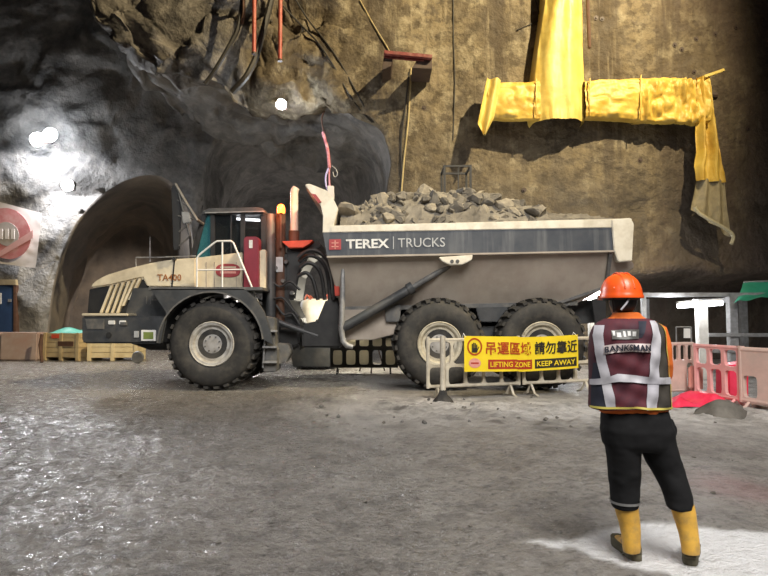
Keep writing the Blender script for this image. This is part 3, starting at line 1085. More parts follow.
# ------------------------------------------------------------------ front mudguard
FY = T0 - 0.05
c = P(211, 344.5, T0)
outer, inner = [], []
for k in range(0, 25):
    a = math.radians(178 - k * 172 / 24)
    inner.append((c.x + 1.03 * math.cos(a), c.z + 1.03 * math.sin(a)))
tl, tr = xz(163, 318, FY), xz(262, 312, FY)
outer = [xz(160, 343, FY), xz(165, 318, FY), xz(170, 306, FY), xz(150, 300, FY), xz(150, 288.5, FY), xz(244, 288.5, FY), xz(256, 299, FY), xz(264, 312, FY), xz(270, 330, FY), xz(273, 345, FY)]
MB().prism(outer[:2] + [xz(166, 313, FY)] + outer[4:] + list(reversed(inner)), FY, FY + 0.10).build('mudguard', 'dark_grey', truck, bevel=0.008)
# arched top of the mudguard over the tyre
arch_o = [(c.x + 1.07 * math.cos(math.radians(178 - k * 172 / 24)), c.z + 1.07 * math.sin(math.radians(178 - k * 172 / 24))) for k in range(25)]
MB().prism(arch_o + list(reversed(inner)), FY + 0.1, T0 + 0.78).build('wheel_arch', 'dark_grey', truck)
arch_e = [(c.x + 1.06 * math.cos(math.radians(178 - k * 172 / 24)), c.z + 1.06 * math.sin(math.radians(178 - k * 172 / 24))) for k in range(25)]
MB().prism(arch_e + list(reversed(inner)), FY - 0.015, FY + 0.01).build('arch_lip', 'mid_grey', truck)
MB().prism([(x, z) for x, z in arch_o] + list(reversed(inner)), mir(T0 + 0.78), mir(FY)).build('far_mudguard', 'dark_grey', truck)
pp([(148, 287), (262, 287), (262, 290.5), (148, 290.5)], FY, FY, HY + 0.2, 'deck_plate', 'mid_grey')

# ------------------------------------------------------------------ cab
CY = 12.2
CZ = mir(CY)
pp([(196, 258.5), (244, 252), (266, 252), (266, 290), (196, 290)], CY, CY + 0.02, CZ, 'cab_lower', 'dark_grey')
door = pp([(197, 258), (243, 252.5), (243, 288.5), (197, 288.5)], CY, CY - 0.05, CY + 0.02, 'cab_door', 'cream')
for a in (206, 214, 236):
    pp([(a, 262), (a + 0.7, 262), (a + 0.7, 287), (a, 287)], CY - 0.055, CY - 0.058, CY, 'door_seam', 'body_grey', parent=door, bevel=0)
# red oval badge on the door
ov = [(228 + 12.3 * math.cos(t) * (abs(math.cos(t)) ** -0.25 if abs(math.cos(t)) > 1e-3 else 1), 270.5 + 6.8 * math.sin(t) * (abs(math.sin(t)) ** -0.25 if abs(math.sin(t)) > 1e-3 else 1)) for t in [2 * math.pi * (k + 0.5) / 28 for k in range(28)]]
badge = pp(ov, CY - 0.06, CY - 0.07, CY - 0.04, 'door_badge', 'logo_red', parent=door, bevel=0.004)
pp([(220, 266.5), (236, 266.5), (236, 268), (220, 268)], CY - 0.072, CY - 0.073, CY - 0.06, 'badge_band', 'cream', parent=door, bevel=0)
pp([(220, 271.2), (236, 271.2), (236, 273.5), (220, 273.5)], CY - 0.072, CY - 0.073, CY - 0.06, 'badge_band', 'sign_pink', parent=door, bevel=0)
roof = pp([(202, 214.5), (205, 210.5), (211, 208.7), (258, 207.6), (264, 209), (266, 212), (266, 215)], CY, CY - 0.08, CZ + 0.08, 'cab_roof', 'dark_grey', bevel=0.03)
pp([(205, 212.3), (264, 210.8), (264, 212), (205, 213.5)], CY - 0.085, CY - 0.10, CY - 0.05, 'roof_trim', 'galv', parent=roof, bevel=0.004)
for y0, y1 in ((CY - 0.02, CY + 0.06), (CZ - 0.06, CZ + 0.02)):
    for pts in ([(202, 214), (207, 214), (195.5, 258), (189.5, 258)], [(210.5, 214), (215, 214), (215, 256), (210.5, 256)], [(240.5, 214), (245, 214), (245, 254), (240.5, 254)],
                [(261, 213), (266, 213), (266, 254), (261, 254)]):
        pp(pts, CY, y0, y1, 'cab_pillar', 'black', bevel=0.008)
for nm, pts, mt in (('quarter_window', [(206.5, 215), (210.5, 215), (210.5, 256), (196, 258)], 'glass_cyan_highlight'), ('door_window', [(215, 215), (240.5, 215), (240.5, 253), (215, 256)], 'glass_cab'),
                    ('rear_side_window', [(245, 214.5), (261, 214), (261, 253), (245, 253)], 'glass_cab')):
    pp(pts, CY, CY + 0.01, CY + 0.02, nm, mt, bevel=0)
    pp(pts, CY, CZ - 0.02, CZ - 0.01, nm, 'glass_cab', bevel=0)
pp([(230.3, 215), (231.6, 215), (231.6, 255), (230.3, 255)], CY - 0.01, CY - 0.01, CY + 0.02, 'window_bar', 'black', bevel=0)
pp([(202.5, 215), (203.5, 215), (190.8, 258), (189.8, 258)], CY, CY + 0.05, CZ - 0.05, 'windscreen', 'glass_cab', bevel=0)
pp([(186, 259), (197, 257), (197, 290), (186, 290)], CY, CY + 0.02, CZ - 0.02, 'scuttle', 'dark_grey')
# inside the cab
seat = pp([(222, 256), (236, 256), (237, 240), (240, 224), (236, 223), (232, 240), (222, 244)], CY + 0.7, CY + 0.65, CY + 1.2, 'driver_seat', 'dark_grey', bevel=0.03)
pp([(233.5, 222), (239, 222), (239.5, 216.5), (234.5, 216.5)], CY + 0.7, CY + 0.78, CY + 1.07, 'headrest', 'black', parent=seat, bevel=0.02)
cw = P(211, 238, CY + 0.9)
MB().tube([cw + Vector((0.06 * math.cos(t), 0.19 * math.sin(t), 0.16 * math.cos(t))) for t in [2 * math.pi * k / 20 for k in range(21)]], 0.016, 8).build('steering_wheel', 'black', truck, smooth=True)
pp([(198, 258), (208, 245), (211, 245), (208, 258)], CY + 0.7, CY + 0.4, CY + 1.4, 'dashboard', 'dark_grey')
pp([(237, 218.0), (260, 219.3), (260, 221.6), (237, 220.0)], CY + 0.25, CY + 0.2, CY + 0.27, 'window_reflection_strip', 'lamp_tube', bevel=0.006)  # glowing strip added to imitate a lamp reflection in the side window
# maroon locker and cream post behind the door
lk = pp([(243.5, 239), (245.5, 236.5), (256.5, 236.5), (258.5, 239), (258.5, 289), (243.5, 289)], 11.85, 11.85, 12.14, 'extinguisher_locker', 'maroon', bevel=0.015)
pp([(249, 240), (252.5, 240), (252.5, 248), (249, 248)], 11.84, 11.84, 11.86, 'locker_label', 'letter_white', parent=lk, bevel=0)
pp([(258.8, 251), (261, 249.5), (265.5, 249.5), (265.5, 289), (258.8, 289)], 11.95, 11.95, 12.15, 'cab_corner_post', 'cream', bevel=0.02)
# hand rails
RY = 11.72
MB().tube([P(197, 289, RY), P(197, 258, RY), P(199, 255, RY), P(214, 243, RY), P(217, 241.2, RY), P(231, 241, RY), P(233.5, 243, RY), P(243, 266, RY), P(256, 297, RY), P(263, 318, RY)], 0.020, 8).build('handrail', 'white', truck, smooth=True)
MB().tube([P(222.3, 241, RY), P(222.3, 289, RY)], 0.018, 8).build('handrail_upright', 'white', truck, smooth=True)
MB().tube([P(197, 270, RY), P(243.5, 269.5, RY)], 0.015, 8).build('handrail_crossbar', 'white', truck, smooth=True)
# mirror arms ahead of the cab
MY = 11.9
pp([(171, 187), (173, 184), (178, 185), (181, 206), (179.5, 250), (173, 250)], MY, MY, MY + 0.06, 'mirror', 'black', bevel=0.02)
MB().tube([P(175, 184, MY), P(186, 203, MY), P(197, 220, MY), P(203, 224, CY)], 0.035, 8).build('mirror_arm', 'mid_grey', truck, smooth=True)
MB().tube([P(178, 190, MY), P(184, 215, MY), P(190, 236, MY), P(191, 256, CY)], 0.028, 8).build('mirror_arm', 'dark_grey', truck, smooth=True)
for a, b in (((177, 200), (189, 207)), ((178, 216), (195, 219)), ((179, 232), (191, 222)), ((179, 246), (190, 236))):
    MB().tube([P(*a, MY), P(*b, MY)], 0.018, 6).build('mirror_strut', 'mid_grey', truck, smooth=True)
pp([(181, 211), (189, 212), (191, 222), (183, 224)], MY - 0.03, MY - 0.03, MY + 0.08, 'small_mirror', 'galv', bevel=0.015)
# steps behind the front wheel
st = pp([(262, 316), (274, 318), (275, 345), (277, 350), (276, 372), (263, 372), (266, 345)], 11.62, 11.62, 12.15, 'step_box', 'mid_grey', bevel=0.02)
for yy in (330, 346, 361):
    pp([(263, yy), (277, yy), (277, yy + 2), (263, yy + 2)], 11.56, 11.5, 11.64, 'step_tread', 'galv', parent=st, bevel=0.004)
pp([(276, 343), (288, 344), (291, 352), (286, 362), (276, 366)], 11.9, 11.9, 12.3, 'tool_box', 'mid_grey', bevel=0.02)
MB().tube([P(262, 316, 11.6), P(265, 338, 11.6), P(263, 368, 11.6)], 0.022, 8).build('step_rail', 'galv', truck, smooth=True)

# ------------------------------------------------------------------ behind the cab: exhaust, beacon, hoses
for a, r, y, t0, t1, mt in ((270.5, 0.105, 12.35, 214, 330, 'dark_grey'), (280.5, 0.11, 12.5, 213, 322, 'rust_brown')):
    q0, q1 = P(a, t0, y), P(a, t1, y)
    MB().tube([q0, q0 + Vector((0, 0, -0.03)), q1], [r * 0.8, r, r], 16).build('air_cleaner', mt, truck, smooth=True)
q = P(281, 213, 12.3)
MB().tube([q + Vector((0, 0, -0.75)), q], 0.035, 10).build('beacon_post', 'rust_brown', truck, smooth=True)
bc = MB()
bc.loft([[(q.x + r * math.cos(t), q.y + r * math.sin(t), q.z + h) for t in [2 * math.pi * k / 18 for k in range(18)]] for r, h in ((0.085, 0.0), (0.088, 0.06), (0.082, 0.13), (0.06, 0.175), (0.02, 0.19))])
beacon = bc.build('beacon', 'beacon_orange', truck, smooth=True)
beacon['label'] = 'lit orange warning beacon'
bl = add_light('beacon_light', 'POINT', (0, 0, 0), None, 38, (1.0, 0.24, 0.06), 0.08)
bl.parent = truck
bl.location = rootM.inverted() @ (q + Vector((-0.10, -0.35, 0.20)))
ex0, ex1 = P(294.2, 241, 12.6), P(294.2, 193, 12.6)
MB().tube([ex0, ex1, ex1 + Vector((0.012, 0, 0.06)), ex1 + Vector((0.045, 0, 0.12))], [0.088, 0.088, 0.088, 0.080], 18).build('exhaust_stack', 'exhaust_metal', truck, smooth=True)
MB().tube([P(294, 246, 12.6), P(294, 231, 12.6)], 0.115, 16).build('exhaust_collar', 'rust_brown', truck, smooth=True)
pp([(281, 241.2), (313, 240), (309, 244), (303, 247.5), (289, 247.8)], 12.3, 12.3, 13.4, 'heat_shield', 'red_tray', bevel=0.01)
pp([(287, 247), (305, 247), (318, 240), (322, 246), (308, 258), (299, 275), (295, 300), (284, 300)], 12.5, 12.5, 13.7, 'articulation_tower', 'black', bevel=0.03)
pp([(262, 254), (287, 252), (289, 300), (298, 318), (300, 344), (284, 352), (262, 345)], 12.45, 12.45, 13.8, 'transmission_housing', 'black', bevel=0.04)
pp([(276, 257), (283, 257), (283, 272), (276, 272)], 12.4, 12.38, 12.46, 'warning_plate', 'letter_thin', bevel=0.004)
pp([(302, 324), (317, 321), (326, 299), (336, 296), (340, 302), (341, 348), (302, 348)], 12.15, 12.15, 13.9, 'articulation_hitch', 'black', bevel=0.04)
pp([(281, 327.5), (297, 327.5), (297, 329.3), (281, 329.3)], 12.3, 12.3, 12.36, 'steering_rod', 'galv', bevel=0.004)
MB().tube([P(268, 318, 12.2), P(300, 330, 12.2), P(318, 336, 12.2)], 0.06, 10).build('steering_cylinder', 'dark_grey', truck, smooth=True)
for k, (dy, pts) in enumerate(((12.2, [(299, 262), (306, 255), (317, 256), (326, 266), (329, 282), (330, 300)]), (12.3, [(300, 268), (307, 262), (316, 265), (322, 275), (325, 300)]),
                               (12.1, [(298, 258), (308, 249), (320, 251), (331, 264), (335, 284), (334, 300)]), (12.35, [(298, 276), (306, 272), (313, 278), (318, 300)]),
                               (12.3, [(268, 290), (274, 300), (282, 296), (290, 306), (298, 316)]), (12.3, [(270, 280), (280, 288), (290, 280), (300, 290)]),
                               (12.3, [(276, 305), (284, 316), (292, 312), (300, 325)]))):
    a = np.array(pts, float)
    t = np.linspace(0, len(a) - 1, 24)
    xs = np.interp(t, range(len(a)), a[:, 0])
    ys = np.interp(t, range(len(a)), a[:, 1])
    rows = smooth_rows(np.column_stack([xs, ys]), 6)
    MB().tube([P(u, w, dy) for u, w in rows], 0.042 if k < 4 else 0.025, 10).build('hydraulic_hose', 'black', truck, smooth=True)
for a, b in ((276, 268), (286, 262), (283, 281), (292, 293), (272, 313)):
    q = P(a, b, 12.4)
    MB().lathe([(0.001, -0.04), (0.04, -0.04), (0.05, 0.0), (0.05, 0.06), (0.001, 0.06)], (q.x, q.y, q.z), 10).build('hose_fitting', 'mid_grey', truck, smooth=True)

# ------------------------------------------------------------------ tipping body
RYN = 11.45
pp([(331, 225.6), (632, 218.3), (632, 227.2), (331, 232.4)], RYN, RYN, RYN + 0.16, 'body_rail', 'cream_clean', bevel=0.012)
MB().pprism([(331, 225.6), (632, 218.3), (632, 253), (331, 258)], RYN, mir(RYN + 0.16), mir(RYN)).build('far_body_side', 'body_grey', truck, bevel=0.012)
pp([(322.5, 232.6), (612.5, 227.6), (614, 250.4), (327, 256.2)], RYN, RYN + 0.02, RYN + 0.14, 'body_stripe_panel', 'stripe_blue', bevel=0.004)
pp([(326.5, 256), (614, 250.3), (614, 252.2), (327, 258)], RYN, RYN - 0.02, RYN + 0.16, 'body_lower_rail', 'body_grey', bevel=0.006)
pp([(611.5, 219.5), (630, 218), (633.5, 224), (631.5, 261), (618, 262), (613.5, 250), (612, 229)], RYN, RYN - 0.03, RYN + 0.15, 'tail_post', 'cream_clean', bevel=0.015)
side = [(327, 257), (613, 251), (618, 261), (633, 261.5), (634.5, 267), (612, 284), (578, 303), (460, 306.5), (341, 309)]
nv = []
for a, b in side:
    y = 11.53 + (b - 251) / 58 * 0.62
    x, z = xz(a, b, 11.53 + (b - 251) / 58 * 0.62)
    nv.append((x, y, z))
n = len(nv)
MB().add(nv + [(x, mir(y), z) for x, y, z in nv], [tuple(range(n)), tuple(range(2 * n - 1, n - 1, -1))] + [(i, i + n, (i + 1) % n + n, (i + 1) % n) for i in range(n)]).build('tipping_body', 'body_grey', truck, bevel=0.015)
# stiffener near the tail, floor skid along the bottom edge
MB().bar(P(610.5, 253, 11.5), P(606, 287, 11.86), 0.07).build('tail_rib', 'mid_grey', truck, bevel=0.008)
MB().bar(P(606, 287, 11.9), P(556, 304, 12.06), 0.06).build('tail_rib', 'mid_grey', truck, bevel=0.008)
MB().bar(P(341, 309, 12.1), P(577, 303.5, 12.1), 0.09).build('floor_skid', 'mid_grey', truck, bevel=0.008)
pp([(325, 232), (340, 225), (342, 258), (328, 258)], RYN + 0.16, RYN + 0.16, mir(RYN + 0.16), 'headboard', 'body_grey', bevel=0.01)
guard = [(305.2, 184.5), (309, 183.5), (318, 187), (326.7, 190.5), (333, 198), (338, 208.5), (334.5, 222), (332, 232.4), (322.5, 232.6), (323, 216), (320.5, 205), (312, 195)]
for y0 in (RYN + 0.02, mir(RYN + 0.15)):
    pp(guard, RYN + 0.02, y0, y0 + 0.13, 'spill_guard_side', 'cream_clean', bevel=0.01)
pp([(305.2, 184.5), (309, 183.5), (318, 187), (326.7, 190.5), (333, 198), (337, 208.5), (333, 232), (329, 232), (332, 209), (329, 200), (320, 192), (306, 188.5)], RYN + 0.15, RYN + 0.15, mir(RYN + 0.15), 'spill_guard', 'body_grey', bevel=0.006)
pp([(311, 193.5), (316, 194.5), (321.5, 202), (318.5, 203)], RYN, RYN - 0.01, RYN + 0.03, 'guard_shade_patch', 'logo_red', bevel=0)  # reddish shade under the guard, put in as a thin red plate
# lettering on the stripe
v, f = text_mesh('TEREX', 0.185, 0.028, 0.004, width=0.86)
slope = math.atan2(5.0, 290)


def on_stripe(v, cx, cy, up=0):
    q = P(cx, cy, RYN)
    return [(q.x + a * math.cos(slope) - b * math.sin(slope), RYN + 0.012 + d, q.z + a * math.sin(slope) + b * math.cos(slope)) for a, b, d in v]


MB().add(on_stripe(v, 367.5, 243.6), f).build('maker_lettering', 'letter_white', truck)
v, f = text_mesh('TRUCKS', 0.185, 0.002, 0.004, width=0.94)
MB().add(on_stripe(v, 421.5, 242.4), f).build('truck_lettering', 'letter_thin', truck)
pp([(393, 236.5), (393.8, 236.5), (393.8, 249), (393, 249)], RYN, RYN + 0.008, RYN + 0.03, 'lettering_divider', 'letter_thin', bevel=0)
lg = pp([(329, 239.3), (341, 239), (341, 249.6), (329, 250)], RYN, RYN + 0.008, RYN + 0.03, 'maker_logo', 'logo_red', bevel=0.004)
for pts in ([(331.5, 242.5), (338.5, 242.4), (338.5, 243.3), (331.5, 243.4)], [(331.5, 246.2), (338.5, 246.1), (338.5, 247), (331.5, 247.1)], [(334.6, 240.3), (335.5, 240.3), (335.5, 249), (334.6, 249)]):
    pp(pts, RYN, RYN + 0.004, RYN + 0.02, 'logo_bar', 'sign_pink', parent=lg, bevel=0)
# tipping ram
MB().tube([P(340, 329, 11.8), P(350, 324, 11.8), P(410, 289, 11.8)], [0.10, 0.10, 0.10], 16).build('ram_barrel', 'dark_grey', truck, smooth=True)
MB().tube([P(404, 292.5, 11.78), P(456, 262, 11.74)], 0.062, 14).build('ram_rod', 'mid_grey', truck, smooth=True)
MB().tube([P(408, 290, 11.79), P(413, 287, 11.79)], 0.125, 16).build('ram_collar', 'dark_grey', truck, smooth=True)
rb = pp([(437.5, 258.2), (471.5, 256), (470, 261), (461, 265.5), (449, 266), (441, 262)], 11.62, 11.40, 11.62, 'ram_bracket', 'cream_clean', bevel=0.012)
for a, b in ((452, 261.5), (457.5, 261.3)):
    q = P(a, b, 11.4)
    MB().lathe([(0.001, -0.02), (0.035, -0.02), (0.04, 0.02), (0.001, 0.02)], (q.x, 11.4, q.z), 12).build('bracket_pin', 'dark_grey', rb, smooth=True)
MB().tube([P(343, 262, 11.75), P(342.6, 290, 11.75), P(341.5, 330, 11.75), P(343, 341, 11.75), P(347, 345.5, 11.75), P(353, 347, 11.75)], [0.03, 0.055, 0.06, 0.06, 0.06, 0.05], 12).build('guard_pipe', 'galv', truck, smooth=True)
pp([(334, 282), (339, 280), (340, 296), (335, 296)], 11.9, 11.9, 12.1, 'tail_marker', 'sign_red', bevel=0.01)
pp([(592, 300), (606, 296), (606, 330), (596, 330)], 12.1, 12.1, 12.16, 'mudflap', 'black', bevel=0.01)

# ------------------------------------------------------------------ rubble in the body
SIL = [(332, 222), (340, 214), (352, 207), (366, 205), (378, 203), (395, 199), (412, 197), (430, 194), (450, 195), (470, 196), (490, 200), (505, 204), (520, 209), (536, 215), (560, 218.5), (628, 219)]
RIDGE = [P(a, b, 13.1) for a, b in SIL]
rx = np.array([r.x for r in RIDGE])
rz = np.array([r.z for r in RIDGE])


def rail_z(x):
    a, b = P(331, 229, RYN), P(632, 222, RYN)
    return a.z + (x - a.x) * (b.z - a.z) / (b.x - a.x)


def heap_z(x, y):
    r = np.interp(x, rx, rz)
    e = rail_z(x) - 0.03
    t = np.clip(1 - (np.abs(y - TC) / 1.55) ** 2.2, 0, 1)
    return e + (r - 0.04 - e) * t


xs = np.arange(P(334, 222, RYN).x + 0.1, P(628, 222, RYN).x - 0.05, 0.07)
ys = np.arange(RYN + 0.17, mir(RYN + 0.17), 0.07)
Yg, Xg = np.meshgrid(ys, xs, indexing='ij')
x, y = Xg.ravel(), Yg.ravel()
pz = np.stack([x, y, 0 * x], -1)
z = heap_z(x, y) + 0.09 * fbm(pz * 3, 3, 91) + 0.07 * fbm(pz * 6, 2, 92, ridged=True)
heap = mesh_grid('rubble_heap', np.stack([x, y, z], -1), len(ys), len(xs), 'rubble', smooth=False)
tag(heap, 'heap of fine broken rock spoil filling the truck body', 'rubble', kind='stuff')


def rock_mesh(name, seed, mat, sub=2, rough=0.30):
    rnd = random.Random(seed)
    bm = bmesh.new()
    bmesh.ops.create_icosphere(bm, subdivisions=sub, radius=0.5)
    # cut the ball with random planes for broken facets
    for k in range(9):
        n = Vector((rnd.gauss(0, 1), rnd.gauss(0, 1), rnd.gauss(0, 1))).normalized()
        d = rnd.uniform(0.17, 0.36)
        for v in bm.verts:
            e = v.co.dot(n) - d
            if e > 0:
                v.co -= n * e
    for v in bm.verts:
        v.co += Vector((rnd.uniform(-1, 1), rnd.uniform(-1, 1), rnd.uniform(-1, 1))) * 0.02
    me = bpy.data.meshes.new(name)
    bm.to_mesh(me)
    bm.free()
    me.materials.append(MATS[mat])
    return me


ROCKS = [rock_mesh('rubble_rock', 100 + k, 'rubble' if k % 3 else 'rubble_pale') for k in range(8)]
rr = random.Random(4)
for k in range(280):
    a = rr.uniform(362, 545)
    y = rr.choice([rr.uniform(RYN + 0.25, 13.2), rr.uniform(RYN + 0.25, 14.4)])
    x = P(a, 210, y).x
    s = rr.choice([0.10, 0.14, 0.18, 0.22, 0.30, 0.42]) * rr.uniform(0.8, 1.2)
    zz = float(heap_z(np.array([x]), np.array([y]))[0])
    o = bpy.data.objects.new('rubble_rock', ROCKS[k % 8])
    COL.objects.link(o)
    o.location = (x, y, zz + s * 0.12)
    o.scale = (s * rr.uniform(0.9, 1.5), s, s * rr.uniform(0.6, 0.9))
    o.rotation_euler = (rr.uniform(-0.9, 0.9), rr.uniform(-0.9, 0.9), rr.uniform(0, 6.28))
    tag(o, 'angular grey rock fragment lying on the spoil heap in the truck', 'rock', 'rock fragments in the truck body')
b = P(349.5, 210, 12.0)
o = bpy.data.objects.new('rock_block', rock_mesh('rock_block', 8, 'rubble_pale', 2))
COL.objects.link(o)
o.location = (b.x, 12.05, b.z - 0.02)
o.scale = (0.58, 0.55, 0.56)
o.rotation_euler = (0.2, 0.1, 0.5)
tag(o, 'largest pale rock block, at the front of the truck body beside the spill guard', 'rock')

# ================================================================== WALL FITTINGS
def smooth_path(pts, n=30, it=5):
    a = np.array([tuple(p) for p in pts], float)
    d = np.concatenate([[0], np.cumsum(np.linalg.norm(np.diff(a, axis=0), axis=1))])
    t = np.linspace(0, d[-1], n)
    return [Vector(r) for r in smooth_rows(np.stack([np.interp(t, d, a[:, k]) for k in range(3)], -1), it)]


def cloth_grid(name, fn, nu, nv, mat, parent, seed=0, amp=0.05, freq=(1.2, 1.2, 1.2), thick=0.0):
    U, W = np.meshgrid(np.linspace(0, 1, nu), np.linspace(0, 1, nv), indexing='ij')
    V = np.array([tuple(fn(u, w)) for u, w in zip(U.ravel(), W.ravel())])
    fq = np.array(freq)
    V[:, 1] += amp * fbm(V * fq, 4, seed) + amp * 0.7 * fbm(V * fq * 2.7, 3, seed + 9, ridged=True)
    V[:, 2] += amp * 0.3 * fbm(V * fq * 1.5, 3, seed + 5)
    inv = ROOTM[parent.name].inverted()
    V = np.array([tuple(inv @ Vector(v)) for v in V])
    o = mesh_grid(name, V, nu, nv, mat)
    o.parent = parent
    ROOTM[o.name] = ROOTM[parent.name]
    return o


def lerp_tab(tab, t):
    a = np.array(tab, float)
    return [float(np.interp(t, a[:, 0], a[:, k])) for k in range(1, a.shape[1])]


TY = float(np.mean([rock_hit(a, b).y for a, b in ((500, 100), (520, 110), (566, 40), (566, 100), (620, 100), (690, 100))])) - 0.80
q = P(565, 100, TY)
tarp = thing('draped_tarpaulin', 'yellow tarpaulin wrapped round a T-shaped bracket high on the rock wall', 'tarpaulin', (q.x, TY + 0.8, q.z - 1))
TOPL = [(488, 77.5), (500, 80), (515, 79.5), (536, 79), (590, 78.5), (603, 76.5), (617, 77), (640, 75), (660, 75.5), (676, 75), (684, 78), (692, 76.5), (712, 75.5)]
BOTL = [(488, 112), (495, 116.5), (510, 118), (536, 118.5), (590, 117), (617, 117.5), (640, 120), (676, 122), (700, 122.5), (712, 121)]


def cross_fn(a0, a1):
    def fn(u, w):
        a = a0 + (a1 - a0) * u
        t, = lerp_tab(TOPL, a)
        b, = lerp_tab(BOTL, a)
        zt, zb = P(a, t, TY).z, P(a, b, TY).z
        x = P(a, 100, TY).x
        prof = [(0, 0.85, 0.10), (0.12, 0.45, 0.0), (0.22, 0.12, 0.02), (0.32, 0.02, 0.14), (0.6, 0.0, 0.55), (0.74, 0.03, 0.86), (0.84, 0.12, 0.98), (0.92, 0.40, 1.0), (1.0, 0.85, 0.9)]
        dy, k = lerp_tab(prof, w)
        sag = 0.07 * math.sin(w * 9 + a * 0.05)
        return (x, TY + dy * 0.72 + sag * 0.5, zt + (zb - zt) * k)
    return fn


cloth_grid('crossbar_cover', cross_fn(488, 541), 50, 44, 'tarp_yellow', tarp, 1, 0.08, (0.9, 1, 1.8))
cloth_grid('crossbar_cover', cross_fn(586, 642), 50, 44, 'tarp_yellow', tarp, 2, 0.09, (0.9, 1, 1.8))
cloth_grid('crossbar_cover', cross_fn(638, 712), 70, 52, 'tarp_yellow', tarp, 3, 0.17, (2.0, 1, 0.9))
VT = [(-60, 551, 582), (0, 547, 587), (40, 541, 588), (78, 536, 590), (100, 534.5, 590.5), (114, 535, 590.5), (118, 537, 589)]


def vert_fn(u, w):
    py = -60 + 178 * u
    l, r = lerp_tab(VT, py)
    th = math.pi * (w - 0.5) * 1.15
    c, hw = (l + r) / 2, (r - l) / 2
    a = c + hw * math.sin(max(-math.pi / 2, min(math.pi / 2, th)))
    p = P(a, py, TY - 0.1)
    back = 0.55 * (1 - math.cos(th)) if abs(th) < math.pi / 2 else 0.55 + 0.5 * (abs(th) - math.pi / 2) * 3
    back += 0.05 * math.sin(w * 26 + 2 * math.sin(u * 3)) * (1 - 0.5 * u)
    return (p.x, TY - 0.10 + back, p.z)


cloth_grid('upright_cover', vert_fn, 60, 60, 'tarp_pale', tarp, 4, 0.045, (2.2, 1, 0.45))


def tail_fn(u, w):
    py = 75 + (180 - 75) * u
    l, r = lerp_tab([(75, 699, 714), (104, 701, 718.5), (122, 699, 722.5), (150, 700, 727), (165, 697, 729), (180, 699, 731)], py)
    p = P(l + (r - l) * w, py, TY)
    return (p.x, TY + 0.08 + 0.11 * math.sin(w * 13 + u * 2.5) + 0.15 * w, p.z)


cloth_grid('hanging_tail', tail_fn, 50, 36, 'tarp_yellow', tarp, 5, 0.06, (2.5, 1, 0.7))


def net_fn(u, w):
    a = lerp_tab([(0, 699, 731), (1, 695, 736)], u)
    b0 = 178 + (208 - 178) * u
    b1 = 178 + (236 - 178) * u
    p = P(a[0] + (a[1] - a[0]) * w, b0 + (b1 - b0) * w, TY)
    return (p.x, TY + 0.12 + 0.09 * math.sin(w * 15 + u) + 0.15 * w, p.z)


cloth_grid('tail_netting', net_fn, 30, 36, 'net_grey', tarp, 6, 0.05, (2.5, 1, 0.7))
MB().tube(smooth_path([P(695, 207, TY + .1), P(697, 212, TY + .1), P(710, 220, TY + .1), P(723, 227, TY + .15), P(733, 234, TY + .2), P(734, 238, TY + .2), P(731, 244, TY + .2)], 24, 2), 0.055, 8).build('tail_hem', 'hem_pale', tarp, smooth=True)


def corner_fn(u, w):
    l = lerp_tab([(0, 487, 78), (0.75, 477.5, 124), (1, 483, 134)], u)
    r = lerp_tab([(0, 501, 80), (0.75, 494.5, 117), (1, 485, 136)], u)
    p = P(l[0] + (r[0] - l[0]) * w, l[1] + (r[1] - l[1]) * w, TY)
    return (p.x, TY - 0.05 + 0.10 * math.sin(w * 7), p.z)


cloth_grid('hanging_corner', corner_fn, 30, 20, 'tarp_pale', tarp, 7, 0.03, (2, 1, 1))
for a in (536.5, 590, 641):
    t, = lerp_tab(TOPL, a)
    b, = lerp_tab(BOTL, a)
    MB().tube(smooth_path([P(a, t, TY - 0.02), P(a - 0.6, (t + b) / 2, TY - 0.06), P(a, b - 1, TY)], 12, 1), 0.022, 6).build('seam_fold', 'tarp_yellow', tarp, smooth=True)
MB().tube([P(489, 96, TY + 0.45), P(716, 96, TY + 0.45)], 0.12, 10).build('support_beam', 'steel_dark', tarp, smooth=True)
MB().tube([P(566, 100, TY + 0.45), P(566, -80, TY + 0.45)], 0.12, 10).build('support_post', 'steel_dark', tarp, smooth=True)
for a in (510, 566, 640, 700):
    p0 = P(a, 96, TY + 0.45)
    MB().bar(p0, p0 + Vector((0, 0.75, 0)), 0.12).build('support_arm', 'steel_dark', tarp)
MB().bar(P(704, 77, TY + 0.1), P(724, 70, TY + 0.1), 0.09).build('tie_clip', 'tarp_pale', tarp, bevel=0.01)

